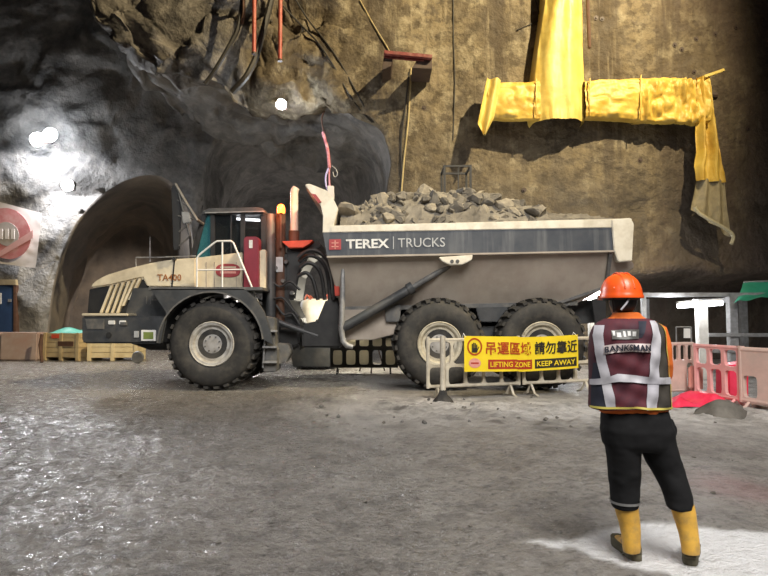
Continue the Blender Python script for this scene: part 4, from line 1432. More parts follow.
# red pipes hanging at the top
for a, b, lab in ((254, 54, 'shorter of two red steel pipes hanging over the tunnel mouth, the left one'), (280, 61, 'longer of two red steel pipes hanging over the tunnel mouth, the right one')):
    t = thing('hanging_pipe', lab, 'pipe', P(a, b, 16.6), 0, 'red pipes over the tunnel mouth')
    MB().tube([P(a + 0.6, -70, 16.6), P(a, b, 16.6)], 0.062, 12).build('pipe', 'steel_red', t, smooth=True)
    MB().tube([P(a, b - 1.5, 16.6), P(a, b + 0.3, 16.6)], 0.075, 12).build('pipe_end', 'steel_dark', t, smooth=True)
    for yy in (-60, -20):
        MB().bar(P(a, yy, 16.6), P(a, yy, 16.6) + Vector((0, 1.1, 0)), 0.08).build('wall_bracket', 'steel_dark', t)
for pts, r, mt, lab, nm in (
        ([(277, -30, 17.2), (270, 6, 17.2), (262, 35, 17.2), (256, 58, 17.2), (246, 78, 17.1), (232, 92, 17.3)], 0.10, 'cable_black', 'thick black hose hanging between the two red pipes', 'hose'),
        ([(246, -30, 16.9), (241, 12, 16.9), (238, 30, 16.95), (226, 52, 17.0), (214, 72, 17.1), (205, 84, 17.2)], 0.07, 'cable_black', 'thinner black hose hanging left of the red pipes', 'hose'),
        ([(243, -20, 16.8), (244, 10, 16.8), (242, 24, 16.9)], 0.05, 'rust_brown', 'short brown hose end hanging left of the red pipes', 'hose'),
        ([(283, 6, 17.45), (298, 22, 17.45), (318, 42, 17.4), (334, 66, 17.3), (345, 88, 17.3), (358, 108, 17.3), (372, 122, 17.3)], 0.03, 'cable_black', 'black cable drooping down the wall right of the red pipes, lower strand', 'cable'),
        ([(290, -10, 17.45), (308, 20, 17.45), (326, 42, 17.4), (340, 62, 17.35), (352, 84, 17.3), (364, 106, 17.3), (373, 122, 17.3)], 0.03, 'cable_black', 'black cable drooping down the wall right of the red pipes, upper strand', 'cable'),
        ([(411, 68, 17.3), (410, 95, 17.35), (408, 125, 17.4), (404, 160, 17.4), (401, 198, 17.4)], 0.028, 'cable_tan', 'pale cable hanging down the wall below the red bracket', 'cable'),
        ([(409, 72, 17.3), (405, 110, 17.35), (401, 140, 17.4), (402, 180, 17.4), (399, 200, 17.4)], 0.022, 'cable_black', 'thin black cable hanging beside the pale cable', 'cable'),
        ([(453, -20, 17.45), (453.5, 40, 17.45), (455, 80, 17.45), (453, 140, 17.5)], 0.018, 'cable_black', 'thin dark wire running straight down the middle of the wall', 'wire'),
        ([(586.5, -40, 17.2), (588, 10, 17.2), (589.5, 48, 17.2)], 0.055, 'rust_brown', 'brown pipe stub hanging just right of the yellow tarpaulin upright', 'pipe'),
        ([(360, 0, 17.5), (372, 22, 17.45), (386, 45, 17.2), (390, 52, 17.0)], 0.02, 'cable_tan', 'thin pale cord running down to the red bracket', 'cord'),
        ([(530, -20, 17.1), (541, 20, 17.1), (517, 30, 17.4)], 0.02, 'cable_black', 'loose black cord beside the top of the yellow tarpaulin', 'cord')):
    pts3 = [P(a, b, (rock_hit(a, b).y - r * 1.5) if r < 0.04 else min(c, rock_hit(a, b).y - r * 1.2)) for a, b, c in pts]
    o = MB().tube(smooth_path(pts3, 34, 3), r, 8).build({'hose': 'air_hose', 'cable': 'power_cable', 'wire': 'guide_wire', 'cord': 'rope'}.get(nm, 'pipe_stub'), mt, None, smooth=True)
    tag(o, lab, nm)
# bracket on the wall
br = thing('wall_bracket', 'small red steel bracket with two dark arms bolted to the wall', 'bracket', P(408, 62, 17.2))
MB().bar(P(384, 53, 16.8), P(432, 57.5, 16.8), 0.16, 0.11).build('beam', 'bracket_red', br, bevel=0.01)
MB().bar(P(384, 57, 16.9), P(424, 60.5, 16.9), 0.10, 0.06).build('beam', 'bracket_red', br, bevel=0.01)
for pts in ([(384, 55), (393, 57), (391, 66), (382, 70)], [(421, 54), (432, 56), (432, 69), (412, 68)]):
    MB().pprism(pts, 16.9, 16.9, 17.9).build('arm', 'steel_dark', br, bevel=0.01)

# rock bolt plates dotted over the wall
for a, b in ((674.5, 45), (681.5, 49.5), (696, 39), (715, 34), (736, 27), (694, 72), (748, 128), (424, 108), (338, 60), (596, 18), (602, 19), (524, 190), (640, 160), (762, 20)):
    h = rock_hit(a, b)
    o = MB().lathe([(0.001, -0.05), (0.03, -0.05), (0.03, -0.02), (0.075, -0.02), (0.075, 0.02), (0.001, 0.02)], (h.x, h.y, h.z), 10).build('rock_bolt', 'steel_dark', None)
    tag(o, 'small dark rock bolt plate set in the sprayed wall', 'bolt', 'rock bolts in the wall')

# crane sling hanging inside the tunnel mouth
SLY = 18.9
roofp = rock_drop(P(325, 140, SLY), (-0.02, 0, 1)) or P(321, 100, SLY)
sl = thing('lifting_sling', 'violet and red lifting sling hanging in front of the dark tunnel', 'sling', P(331, 196, SLY))
MB().tube(smooth_path([roofp, P(321, 118, SLY), P(325, 140, SLY), P(328, 152, SLY)], 14, 2), 0.028, 8).build('hoist_chain', 'rust_brown', sl, smooth=True)
MB().tube(smooth_path([P(323, 132, SLY), P(328, 150, SLY), P(329.5, 168, SLY)], 12, 2), 0.055, 8).build('hoist_block', 'sling_red', sl, smooth=True)
for d, w, mt in ((-1.5, 4.5, 'sling_violet'), (1.5, 3.0, 'sling_violet'), (0.5, 1.0, 'sling_red'), (2.5, 5.0, 'sling_red')):
    MB().tube(smooth_path([P(329.5, 166, SLY), P(329 + d - w * 0.5, 176, SLY), P(329 + d - w * 0.3, 188, SLY), P(332, 197, SLY)], 14, 3), 0.028, 8).build('sling_leg', mt, sl, smooth=True)
MB().pprism([(327, 186), (334, 186), (334.5, 200), (328, 200)], SLY, SLY - 0.05, SLY + 0.05).build('sling_pad', 'banner_white', sl, bevel=0.02)
MB().tube(smooth_path([P(332, 166, SLY), P(336, 169, SLY), P(338, 175, SLY), P(334, 178, SLY), P(333, 172, SLY)], 14, 1), 0.016, 6).build('hook', 'galv', sl, smooth=True)

# scaffold tower behind the truck
tw = thing('scaffold_tower', 'dark steel frame of a slim scaffold tower rising behind the rubble', 'scaffold', (P(457, 180, 15.7).x, 15.7, 0))
xl, xr = P(444.5, 165, 15.3).x, P(470.5, 165, 15.3).x
zt = P(457, 165, 15.3).z
for x in (xl, xr):
    for y in (15.3, 16.1):
        MB().bar((x, y, 0.0), (x, y, zt), 0.055).build('leg', 'black', tw)
for z in [zt - 0.03 - 0.78 * k for k in range(7)]:
    for y in (15.3, 16.1):
        MB().bar((xl, y, z), (xr, y, z), 0.05).build('rung', 'black', tw)
    for x in (xl, xr):
        MB().bar((x, 15.3, z), (x, 16.1, z), 0.05).build('side_rung', 'black', tw)
MB().bar(((xl + xr) / 2 + 0.02, 15.3, 0.5), ((xl + xr) / 2 + 0.02, 15.3, zt), 0.03).build('brace', 'black', tw)


# ================================================================== LEFT SIDE, INSIDE THE TUNNEL MOUTH
def flood(px, py, Y, lab, energy, color=(0.85, 0.92, 1.0), s=1.0, off=(0, -0.5, -0.1), beam=0):
    h = rock_hit(px, py)
    Y = h.y - 0.62
    p = P(px, py, Y)
    t = thing('floodlight', lab, 'floodlight', p)
    MB().box((p.x - 0.24 * s, Y + 0.06, p.z - 0.18 * s), (p.x + 0.24 * s, Y + 0.22, p.z + 0.18 * s)).build('housing', 'steel_dark', t, bevel=0.02)
    for dx in ((-0.24, 0.26) if s > 1 else (0.0,)):
        MB().lathe([(0.001, -0.16 * s), (0.12 * s, -0.13 * s), (0.20 * s, -0.05 * s), (0.225 * s, 0.02), (0.225 * s, 0.055), (0.001, 0.055)], (p.x + dx, Y, p.z + dx * 0.35), 24).build('lens', 'lamp_cool', t, smooth=True)
    MB().bar((p.x, Y + 0.2, p.z), (p.x, Y + 0.56, p.z + 0.05), 0.07).build('bracket', 'steel_dark', t)
    if beam:
        l = add_light('floodlight_light', 'SPOT', (0, 0, 0), None, energy, color, 0.12, 150, 0.35)
        l.rotation_euler = Vector((0.0, 0.35, -1.0)).to_track_quat('-Z', 'Y').to_euler()
    else:
        l = add_light('floodlight_light', 'POINT', (0, 0, 0), None, energy, color, 0.12)
    l.parent = t
    l.location = off
    if beam:
        b2 = add_light('floodlight_beam', 'SPOT', (0, 0, 0), None, beam, color, 0.15, 100, 0.8)
        b2.parent = t
        b2.location = (0, -0.12, 0)
        b2.rotation_euler = (Vector((-3.0, 7.0, 0.0)) - p).to_track_quat('-Z', 'Y').to_euler()
    return t


flood(43, 137, 22.2, 'upper of two glaring floodlights on the grey rock at left', 650, (0.95, 0.96, 1.0), s=1.2, beam=3600)
flood(67, 185, 22.2, 'lower of two glaring floodlights on the grey rock at left, beside the arch', 800, (0.95, 0.96, 1.0), beam=3600)
fl = flood(281, 104, 19.2, 'small lamp under the tunnel roof above the truck cab', 150, s=0.7, off=(0.1, -0.1, -0.35))
# unseen lamp added behind the bonnet to light the side tunnel's end wall
pl_ = thing('added_adit_lamp', 'small added work lamp on a tripod, unseen deep in the side tunnel', 'lamp', (P(135, 330, 29).x, 29.0, 0))
p = Vector((P(135, 330, 29).x, 29.0, 1.6))
MB().box(p - Vector((0.2, 0.06, 0.14)), p + Vector((0.2, 0.06, 0.14))).build('lamp_head', 'lamp_tube', pl_, bevel=0.02)
for k in range(3):
    a = k * 2.094
    MB().tube([p, (p.x + 0.5 * math.cos(a), p.y + 0.5 * math.sin(a), 0.0)], 0.02, 6).build('leg', 'steel_dark', pl_)
l = add_light('added_adit_light', 'SPOT', (0, 0, 0), None, 1100, (1.0, 0.84, 0.68), 0.15, 105, 0.5)
l.parent = pl_
l.location = (0, 0.3, 1.6)
l.rotation_euler = (math.radians(76), 0, math.radians(22))

# extra lamp added out of sight behind the cab to brighten the wide tunnel
tl_ = thing('added_tunnel_lamp', 'added work lamp on a tripod, unseen deep in the wide tunnel', 'lamp', (P(250, 330, 31).x, 31.0, 0))
p = Vector((P(250, 330, 31).x, 31.0, 2.2))
MB().box(p - Vector((0.2, 0.06, 0.14)), p + Vector((0.2, 0.06, 0.14))).build('lamp_head', 'lamp_tube', tl_, bevel=0.02)
for k in range(3):
    a = k * 2.094
    MB().tube([p, (p.x + 0.6 * math.cos(a), p.y + 0.6 * math.sin(a), 0.0)], 0.02, 6).build('leg', 'steel_dark', tl_)
l = add_light('added_tunnel_light', 'POINT', (0, 0, 0), None, 260, (1.0, 0.93, 0.88), 0.2)
l.parent = tl_
l.location = (0, -0.4, 2.4)

# banner
BNY = 22.15
bn = thing('banner', 'white banner with a big faded red ring hung on the grey rock', 'banner', P(0, 266, BNY))
bx0 = -46


def bn_fn(u, w):
    a0, a1 = P(bx0, 190, BNY), P(41.5, 213, BNY)
    b0, b1 = P(bx0, 258, BNY), P(35, 268, BNY)
    q = (a0 * (1 - u) + a1 * u) * (1 - w) + (b0 * (1 - u) + b1 * u) * w
    return (q.x, BNY + 0.04 * math.sin(u * 7 + w * 2), q.z)


cloth_grid('cloth', bn_fn, 40, 24, 'banner_white', bn, 8, 0.02, (1, 1, 1))


def disc_pts(cx, cy, rx_, ry_, n=40, rot=0.10):
    return [(cx + rx_ * math.cos(t), cy + ry_ * math.sin(t) + rx_ * math.cos(t) * rot) for t in [2 * math.pi * k / n for k in range(n)]]


pr = MB().pprism(disc_pts(7, 233.5, 24, 25.5), BNY - 0.12, BNY - 0.125, BNY - 0.105).build('red_ring', 'banner_red', bn)
MB().pprism(disc_pts(7, 234, 12, 12), BNY - 0.128, BNY - 0.135, BNY - 0.12).build('ring_centre', 'banner_grey', bn)
MB().pprism([(-12, 259), (-5, 259.5), (33, 238), (33, 230)], BNY - 0.132, BNY - 0.14, BNY - 0.125).build('diagonal_band', 'banner_pink', bn)
for k, a in enumerate((-1, 5, 11)):
    MB().pprism([(a, 229), (a + 3.6, 229), (a + 3.6, 239), (a, 239)], BNY - 0.14, BNY - 0.15, BNY - 0.13).build('faded_mark', 'banner_white', bn)
for k in range(2):
    a = P(38, 205 + k * 60, BNY)
    MB().tube([a, a + Vector((0.1, 1.2, 0.3))], 0.015, 6).build('tie_cord', 'cable_black', bn)

# blue door
DY = min(rock_hit(a, b).y for a, b in ((2, 290), (13, 290), (2, 325), (13, 325))) - 0.12
dr = MB().pprism([(-22, 285), (13.2, 285), (13.2, 356), (-22, 356)], DY, DY, DY + 0.08).build('door_1', 'door_blue', None, bevel=0.01)
struct(dr, 'dark blue steel door of a site cabin with a timber head')
MB().pprism([(-26, 279.5), (15.5, 279.5), (15.5, 285), (-26, 285)], DY - 0.05, DY - 0.05, DY + 0.25).build('door_head', 'timber', dr, bevel=0.01)
MB().pprism([(13.2, 285), (15.8, 285), (15.8, 356), (13.2, 356)], DY - 0.05, DY - 0.05, DY + 0.25).build('door_jamb', 'rust_brown', dr, bevel=0.01)
MB().pprism([(-8, 293), (1.5, 293), (1.5, 304), (-8, 304)], DY - 0.01, DY - 0.02, DY + 0.01).build('door_notice', 'letter_white', dr)
MB().pprism([(8, 299), (11, 299), (11, 302), (8, 302)], DY - 0.03, DY - 0.04, DY + 0.01).build('door_handle', 'galv', dr)

# concrete kerb blocks
for k, (a0, a1) in enumerate(((-48, -2), (-1, 37))):
    c0, c1 = G(a0, 361), G(a1, 361)
    h = P(0, 332.5, c0.y).z
    o = MB().add([], []).box((c0.x, c0.y, 0), (c1.x, c0.y + 0.7, h)).build('concrete_block', 'concrete_pink', None, bevel=0.05)
    tag(o, ('stained pinkish concrete block running out of the left edge' if k == 0 else 'stained pinkish concrete block next to the timber crate'), 'block', 'concrete blocks by the blue door')


def crate(loc, rotz, L, W, H, nrow, mat, lab):
    t = thing('timber_crate', lab, 'crate', loc, rotz, 'timber crates in the tunnel mouth')
    ph = (H - 0.12) / nrow
    for r in range(nrow):
        z0 = 0.12 + r * ph
        for (a, b) in (((0, 0, z0), (L, 0.03, z0 + ph - 0.012)), ((0, W - 0.03, z0), (L, W, z0 + ph - 0.012)), ((0, 0.03, z0), (0.03, W - 0.03, z0 + ph - 0.012)), ((L - 0.03, 0.03, z0), (L, W - 0.03, z0 + ph - 0.012))):
            MB().box(a, b).build('plank', mat, t, local=True, bevel=0.006)
    for x in (0.0, L / 2 - 0.06, L - 0.12):
        MB().box((x, -0.03, 0.02), (x + 0.12, 0.0, H)).build('batten', mat, t, local=True, bevel=0.006)
        MB().box((x, 0.0, 0.0), (x + 0.12, W, 0.11)).build('bearer', mat, t, local=True, bevel=0.006)
    MB().box((0.03, 0.03, 0.11), (L - 0.03, W - 0.03, H - 0.16)).build('contents', 'concrete_pink', t, local=True, bevel=0.03)
    return t


a = G(43, 360.5)
c1 = crate((a.x, a.y, 0), math.radians(-14), 1.45, 1.1, 0.95, 5, 'timber', 'taller timber plank crate with a dark stencilled plate and a green sheet on top')
for k, (x, z) in enumerate(((0.62, 0.50),)):
    MB().box((x, -0.036, z), (x + 0.62, -0.028, z + 0.16)).build('stencil_plate', 'rust_brown', c1, local=True)
MB().box((0.35, -0.036, 0.76), (0.66, -0.028, 0.90)).build('orange_sticker', 'red_tray', c1, local=True)
b = G(87, 361.5)
crate((b.x, b.y, 0), math.radians(6), 1.62, 0.9, 0.66, 3, 'timber_pale', 'lower pale timber crate showing under the truck bumper')
gs = thing('green_sheet', 'crumpled green plastic sheet lying on the taller timber crate', 'sheet', (a.x, a.y, 0.95))


def gs_fn(u, w):
    p0 = Vector((a.x, a.y, 0.95)) + Matrix.Rotation(math.radians(-14), 3, 'Z') @ Vector((0.1 + 1.35 * u, 0.05 + 0.95 * w, 0))
    return (p0.x, p0.y, 0.93 + 0.22 * math.exp(-((w - 0.6) / 0.35) ** 2) * (0.75 + 0.3 * math.sin(u * 8)) * (1 - 0.5 * abs(u - 0.5)))


o = cloth_grid('sheet', gs_fn, 30, 24, 'green_sheet', gs, 12, 0.03, (3, 3, 3))
o = MB().tube([P(42, 334, 19.2), P(40, 345, 19.2), G(42, 362.3)], 0.05, 8).build('steel_hoop', 'rust_brown', None, smooth=True)
tag(o, 'bent rusty steel bar leaning on the left end of the timber crate', 'bar')
# pallet jack wheel seen under the bumper
o = MB().lathe([(0.06, -0.04), (0.17, -0.05), (0.20, 0.0), (0.17, 0.05), (0.06, 0.04)], (P(138, 352, 18.5).x, 18.5, 0.2), 20).build('hand_cart_wheel', 'mid_grey', None, smooth=True)
tag(o, 'small grey wheel standing on the ground beyond the bumper', 'wheel')


# ================================================================== BARRIERS
def cell_ring(u0, u1, z0, z1, hu0, hu1, hz0, hz1, r, t, n=28):
    """flat cell with a rounded hole, as closed slab of thickness t (local coords, y = thickness)"""
    cu, cz = (hu0 + hu1) / 2, (hz0 + hz1) / 2
    inn, out = [], []
    for k in range(n):
        a = 2 * math.pi * (k + 0.5) / n
        ca, sa = math.cos(a), math.sin(a)
        # rounded rectangle point in direction a
        hw, hh = (hu1 - hu0) / 2, (hz1 - hz0) / 2
        p = 6.0 if r < 0.5 else 4.0
        s = (abs(ca / hw) ** p + abs(sa / hh) ** p) ** (-1 / p)
        inn.append((cu + s * ca, cz + s * sa))
        ds = []
        if ca > 1e-9:
            ds.append((u1 - cu) / ca)
        if ca < -1e-9:
            ds.append((u0 - cu) / ca)
        if sa > 1e-9:
            ds.append((z1 - cz) / sa)
        if sa < -1e-9:
            ds.append((z0 - cz) / sa)
        s2 = min(ds)
        out.append((cu + s2 * ca, cz + s2 * sa))
    # snap the nearest outer points to the corners
    for c in ((u0, z0), (u1, z0), (u1, z1), (u0, z1)):
        k = min(range(n), key=lambda i: (out[i][0] - c[0]) ** 2 + (out[i][1] - c[1]) ** 2)
        out[k] = c
    v = [(x, -t / 2, z) for x, z in out] + [(x, -t / 2, z) for x, z in inn] + [(x, t / 2, z) for x, z in out] + [(x, t / 2, z) for x, z in inn]
    f = []
    for k in range(n):
        j = (k + 1) % n
        f += [(k, j, n + j, n + k), (2 * n + j, 2 * n + k, 3 * n + k, 3 * n + j), (n + k, n + j, 3 * n + j, 3 * n + k), (k, 2 * n + k, 2 * n + j, j)]
    return v, f


def barrier(p0, p1, H, mat, lab, group, rows, z0=0.16, solid=(), feet=True, t=0.05, gap=0.05, posts=True):
    """rows: list of (z0, z1, cells); solid: (row, cell) without a hole"""
    p0, p1 = Vector(p0), Vector(p1)
    d = p1 - p0
    L = math.hypot(d.x, d.y)
    g = thing('plastic_barrier', lab, 'barrier', (p0.x, p0.y, 0), math.atan2(d.y, d.x), group)
    mb = MB()
    for ri, (a, b, n) in enumerate(rows):
        w = L / n
        for k in range(n):
            if (ri, k) in solid:
                mb.box((k * w, -t / 2, a), ((k + 1) * w, t / 2, b))
                continue
            v, f = cell_ring(k * w, (k + 1) * w, a, b, k * w + gap / 2, (k + 1) * w - gap / 2, a + gap / 2, b - gap / 2, 0.3, t)
            mb.add(v, f)
    mb.build('panel', mat, g, local=True)
    for z in (rows[0][0], rows[-1][1]):
        MB().tube([(0, 0, z), (L, 0, z)], t * 0.62, 10).build('rail', mat, g, local=True, smooth=True)
    if posts:
        for x in (0.0, L):
            MB().tube([(x, 0, rows[0][0] - 0.03), (x, 0, H)], t * 0.62, 10).build('end_post', mat, g, local=True, smooth=True)
    if feet:
        for x in (L * 0.10, L * 0.90):
            MB().tube([(x, -0.24, 0.015), (x, -0.12, 0.05), (x, 0, rows[0][0]), (x, 0.12, 0.05), (x, 0.24, 0.015)], 0.024, 8).build('foot', mat, g, local=True, smooth=True)
    return g


pA, pB, pC = G(428, 400.5), G(522, 396.0), G(592, 392.5)
pA2, pB2 = G(519, 396.2), G(524, 396.0)
ROWS = lambda n: [(0.26, 0.62, n), (0.62, 0.86, n), (0.86, 1.10, n)]
barrier(pA, pA2, 1.12, 'barrier_cream', 'cream plastic barrier under the left half of the yellow sign', 'barriers in front of the truck', [(0.24, 0.60, 5), (0.60, 1.06, 4)])
barrier(pB2, pC, 1.12, 'barrier_cream', 'cream plastic barrier under the right half of the yellow sign', 'barriers in front of the truck', [(0.24, 0.60, 4), (0.60, 1.06, 3)])
# loose upright post with a rubber foot
pq = G(443, 404)
ps = thing('barrier_post', 'pale upright post with a dark rubber foot before the barrier', 'post', (pq.x, pq.y, 0))
MB().tube([(pq.x, pq.y, 0.05), (pq.x, pq.y, P(443, 336, pq.y).z)], [0.05, 0.045], 12).build('pole', 'barrier_cream', ps, smooth=True)
MB().loft([[(pq.x + r * math.cos(t), pq.y + r * math.sin(t), z) for t in [2 * math.pi * k / 8 for k in range(8)]] for r, z in ((0.21, -0.01), (0.17, 0.06), (0.08, 0.16), (0.06, 0.24))]).build('rubber_foot', 'rubber', ps, bevel=0.01)

# the yellow sign
s0, s1 = P(462.5, 336, 10.22), P(575.5, 337.5, 11.04)
dS = Vector((s1.x - s0.x, s1.y - s0.y, 0))
SL = dS.length
zt_, zb_ = P(462.5, 335.8, 10.22).z, P(462.5, 371.5, 10.22).z
HS = zt_ - zb_
sg = thing('warning_banner', 'yellow bilingual lifting zone warning banner tied to the cream barriers', 'sign', (s0.x, s0.y - 0.0, zb_), math.atan2(dS.y, dS.x))


def sag(u):
    """gentle sag of the banner between its ties, u in metres along it"""
    return -0.035 * math.sin(math.pi * min(max(u / SL, 0), 1)) * (1 if u / SL > 0.45 else 0.6), 0.02 * math.sin(u * 5.0)


def sp(u, z, d=0.0):
    s, w = sag(u)
    return (u, -0.06 + w - d, z + s)


nu = 40
mb = MB()
rows_ = [[sp(SL * i / nu, HS * j / 8) for i in range(nu + 1)] for j in range(9)]
mb.loft(rows_, closed=False, cap=False)
mb.build('sheet', 'sign_yellow', sg, local=True, smooth=True)


def sign_rect(u0, u1, z0, z1, mat, name, d=0.004):
    m = MB()
    k = max(2, int((u1 - u0) / 0.05))
    m.loft([[sp(u0 + (u1 - u0) * i / k, z, d) for i in range(k + 1)] for z in (z0, z1)], closed=False, cap=False)
    return m.build(name, mat, sg, local=True)


def sign_text(s, u0, u1, zc, h, mat, name, off=0.01, d=0.008):
    v, f = text_mesh(s, h, off, 0.002, width=u1 - u0)
    c = (u0 + u1) / 2
    return MB().add([sp(c + a, zc + b, d + 0.002 - dd) for a, b, dd in v], f).build(name, mat, sg, local=True)


U = lambda px: (px - 462.5) / 113.0 * SL
Zf = lambda k: HS * (1 - k)
# pictogram: black ring with a raised hand
ring = MB()
cu, cz, R_ = U(472.5), Zf(0.30), 0.155
ring.loft([[sp(cu + r * math.cos(t), cz + r * math.sin(t), 0.006) for t in [2 * math.pi * k / 32 for k in range(33)]] for r in (R_, R_ * 0.80)], closed=False, cap=False)
ring.build('pictogram_ring', 'sign_char_red', sg, local=True)
hand = MB()
for du, dz, w, h in ((-0.045, 0.0, 0.028, 0.10), (-0.015, 0.02, 0.028, 0.12), (0.015, 0.015, 0.028, 0.115), (0.045, 0.0, 0.028, 0.09)):
    hand.loft([[sp(cu + du - w / 2, cz - 0.07 + z, 0.007), sp(cu + du + w / 2 - 0.004, cz - 0.07 + z, 0.007)] for z in (0.03, h + 0.02)], closed=False, cap=False)
hand.loft([[sp(cu - 0.06, cz - 0.10, 0.007), sp(cu + 0.055, cz - 0.10, 0.007)], [sp(cu - 0.06, cz - 0.02, 0.007), sp(cu + 0.058, cz - 0.02, 0.007)]], closed=False, cap=False)
hand.loft([[sp(cu + 0.05, cz - 0.08, 0.007), sp(cu + 0.055, cz - 0.05, 0.007)], [sp(cu + 0.095, cz - 0.01, 0.007), sp(cu + 0.085, cz + 0.01, 0.007)]], closed=False, cap=False)
hand.build('pictogram_hand', 'sign_black', sg, local=True)
em = MB()
em.loft([[sp(cu + r * 1.45 * math.cos(t), Zf(0.76) + r * math.sin(t), 0.006) for t in [2 * math.pi * k / 24 for k in range(25)]] for r in (0.085, 0.001)], closed=False, cap=False)
em.build('emblem', 'sign_pink', sg, local=True)
sign_rect(cu - 0.08, cu + 0.08, Zf(0.785), Zf(0.74), 'sign_red', 'emblem_bar', 0.008)
sign_text('吊運區域', U(483), U(527), Zf(0.335), 0.235, 'sign_char_red', 'chinese_lettering', 0.018)
sign_text('請勿靠近', U(531), U(574), Zf(0.335), 0.235, 'sign_black', 'chinese_lettering', 0.018)
sign_rect(U(485), U(528), Zf(0.93), Zf(0.66), 'sign_red', 'red_field')
sign_rect(U(531), U(573.5), Zf(0.93), Zf(0.66), 'sign_black', 'black_field')
sign_text('LIFTING ZONE', U(487), U(526), Zf(0.795), 0.095, 'sign_yellow', 'english_lettering', 0.012)
sign_text('KEEP AWAY', U(533), U(571.5), Zf(0.795), 0.095, 'sign_yellow', 'english_lettering', 0.012)
for u in (0.03, SL - 0.03):
    MB().tube([sp(u, HS - 0.02, 0.004), (u, 0.02, HS + 0.04), (u, 0.06, HS - 0.03)], 0.008, 6).build('tie', 'white', sg, local=True)

# barriers on the right
R2 = [(0.14, 0.66, 5), (0.66, 0.98, 6)]
barrier(G(650, 399), G(694, 397), 1.0, 'barrier_faded', 'faded beige-pink barrier half hidden behind the worker', 'pink barriers on the right', R2, solid=((0, 2), (0, 3)))
barrier(G(697, 400), G(741, 408), 1.0, 'barrier_pink', 'pink plastic barrier with open windows just right of the worker', 'pink barriers on the right', [(0.14, 0.62, 3), (0.62, 0.96, 3)], gap=0.07, t=0.06)
barrier(G(743, 408.5), G(830, 422), 1.0, 'barrier_faded', 'faded pink barrier with solid upper panels at the right edge', 'pink barriers on the right', [(0.14, 0.58, 4), (0.58, 0.94, 4)], solid=((1, 0), (1, 1), (1, 2), (1, 3), (0, 1)), gap=0.09, t=0.08)
# far barrier seen under the truck
bb = barrier(G(331, 373.5), G(397, 373.5), 1.1, 'barrier_black', 'black slotted barrier standing behind the truck, seen under its body', 'dark barriers behind the truck', [(0.18, 0.66, 5), (0.66, 0.98, 5)], gap=0.10)
bw = (G(397, 373.5) - G(331, 373.5)).length / 5
for r0, r1, k in ((0.18, 0.66, 0), (0.18, 0.66, 1), (0.18, 0.66, 2), (0.18, 0.66, 4), (0.66, 0.98, 1), (0.66, 0.98, 2), (0.66, 0.98, 3), (0.66, 0.98, 4)):
    MB().box((k * bw + 0.03, 0.03, r0 + 0.03), ((k + 1) * bw - 0.03, 0.036, r1 - 0.03)).build('infill_pane', 'plastic_translucent', bb, local=True)
# red sheet on the ground and what stands behind the barriers
c0 = G(692, 404)
rs = thing('red_sheet', 'bright red plastic sheet crumpled on the ground beside the worker', 'sheet', (c0.x, c0.y, 0))


def rs_fn(u, w):
    x = c0.x - 0.6 + 1.1 * u
    y = c0.y - 0.55 + 0.75 * w
    e = min(u, 1 - u, w, 1 - w) * 4
    return (x, y, 0.03 + 0.24 * min(1, e) * (0.6 + 0.4 * math.sin(u * 9 + w * 4)) * (1 - 0.3 * u))


cloth_grid('sheet', rs_fn, 36, 24, 'red_sheet', rs, 15, 0.05, (4, 4, 4))
o = MB().pprism([(690, 366), (704, 367), (704, 391), (690, 389)], 10.4, 10.4, 10.5).build('pink_panel', 'sign_pink', None, bevel=0.03)
tag(o, 'pink plastic panel leaning behind the pink barrier', 'panel')
o = MB().pprism([(727, 366), (750, 362), (750, 402), (727, 402)], 10.5, 10.5, 10.9).build('red_bin', 'red_sheet', None, bevel=0.05)
tag(o, 'dull red plastic bin standing behind the pink barrier', 'bin')
# mud mound
m0 = G(722, 416)
rings = []
for k, (r, z) in enumerate(((0.36, -0.02), (0.30, 0.07), (0.22, 0.15), (0.15, 0.20), (0.08, 0.235), (0.005, 0.24))):
    rings.append([(m0.x + r * math.cos(t) * (1 + 0.2 * math.sin(3 * t + k) + 0.1 * math.sin(7 * t + 2 * k)), m0.y + r * math.sin(t) * (1 + 0.12 * math.sin(2 * t + 1)), z) for t in [2 * math.pi * j / 20 for j in range(20)]])
o = MB().loft(rings).build('mud_mound', 'rubble', None, smooth=True)
tag(o, 'small grey mound of mud before the pink barrier', 'mound')


# ================================================================== RIGHT BACKGROUND: lamp post and shelter
def batten_lamp(p_left, p_right, lab, energy, post=True):
    c = (p_left + p_right) / 2
    t = thing('batten_lamp', lab, 'lamp', (c.x + 0.15, c.y + 0.18, 0))
    MB().tube([p_left, p_right], 0.055, 12).build('tube', 'lamp_tube', t, smooth=True)
    up = Vector((0, 0.03, 0.075))
    MB().bar(p_left + up, p_right + up, 0.12, 0.06).build('housing', 'post_white', t, bevel=0.01)
    MB().box((c.x + 0.02, c.y + 0.09, 0), (c.x + 0.24, c.y + 0.29, c.z + 0.12)).build('post', 'post_white', t, bevel=0.015)
    MB().box((c.x - 0.06, c.y - 0.02, c.z + 0.06), (c.x + 0.26, c.y + 0.2, c.z + 0.13)).build('bracket', 'galv', t)
    l = add_light('batten_light', 'POINT', (0, 0, 0), None, energy, (0.93, 0.95, 1.0), 0.12)
    l.parent = t
    l.location = (-0.25, -0.75, c.z - 0.02)
    l2 = add_light('batten_back_light', 'POINT', (0, 0, 0), None, energy * 4, (0.93, 0.95, 1.0), 0.12)  # extra light added behind the tube to brighten the wall
    l2.parent = t
    l2.location = (-0.55, 0.45, c.z)
    return t


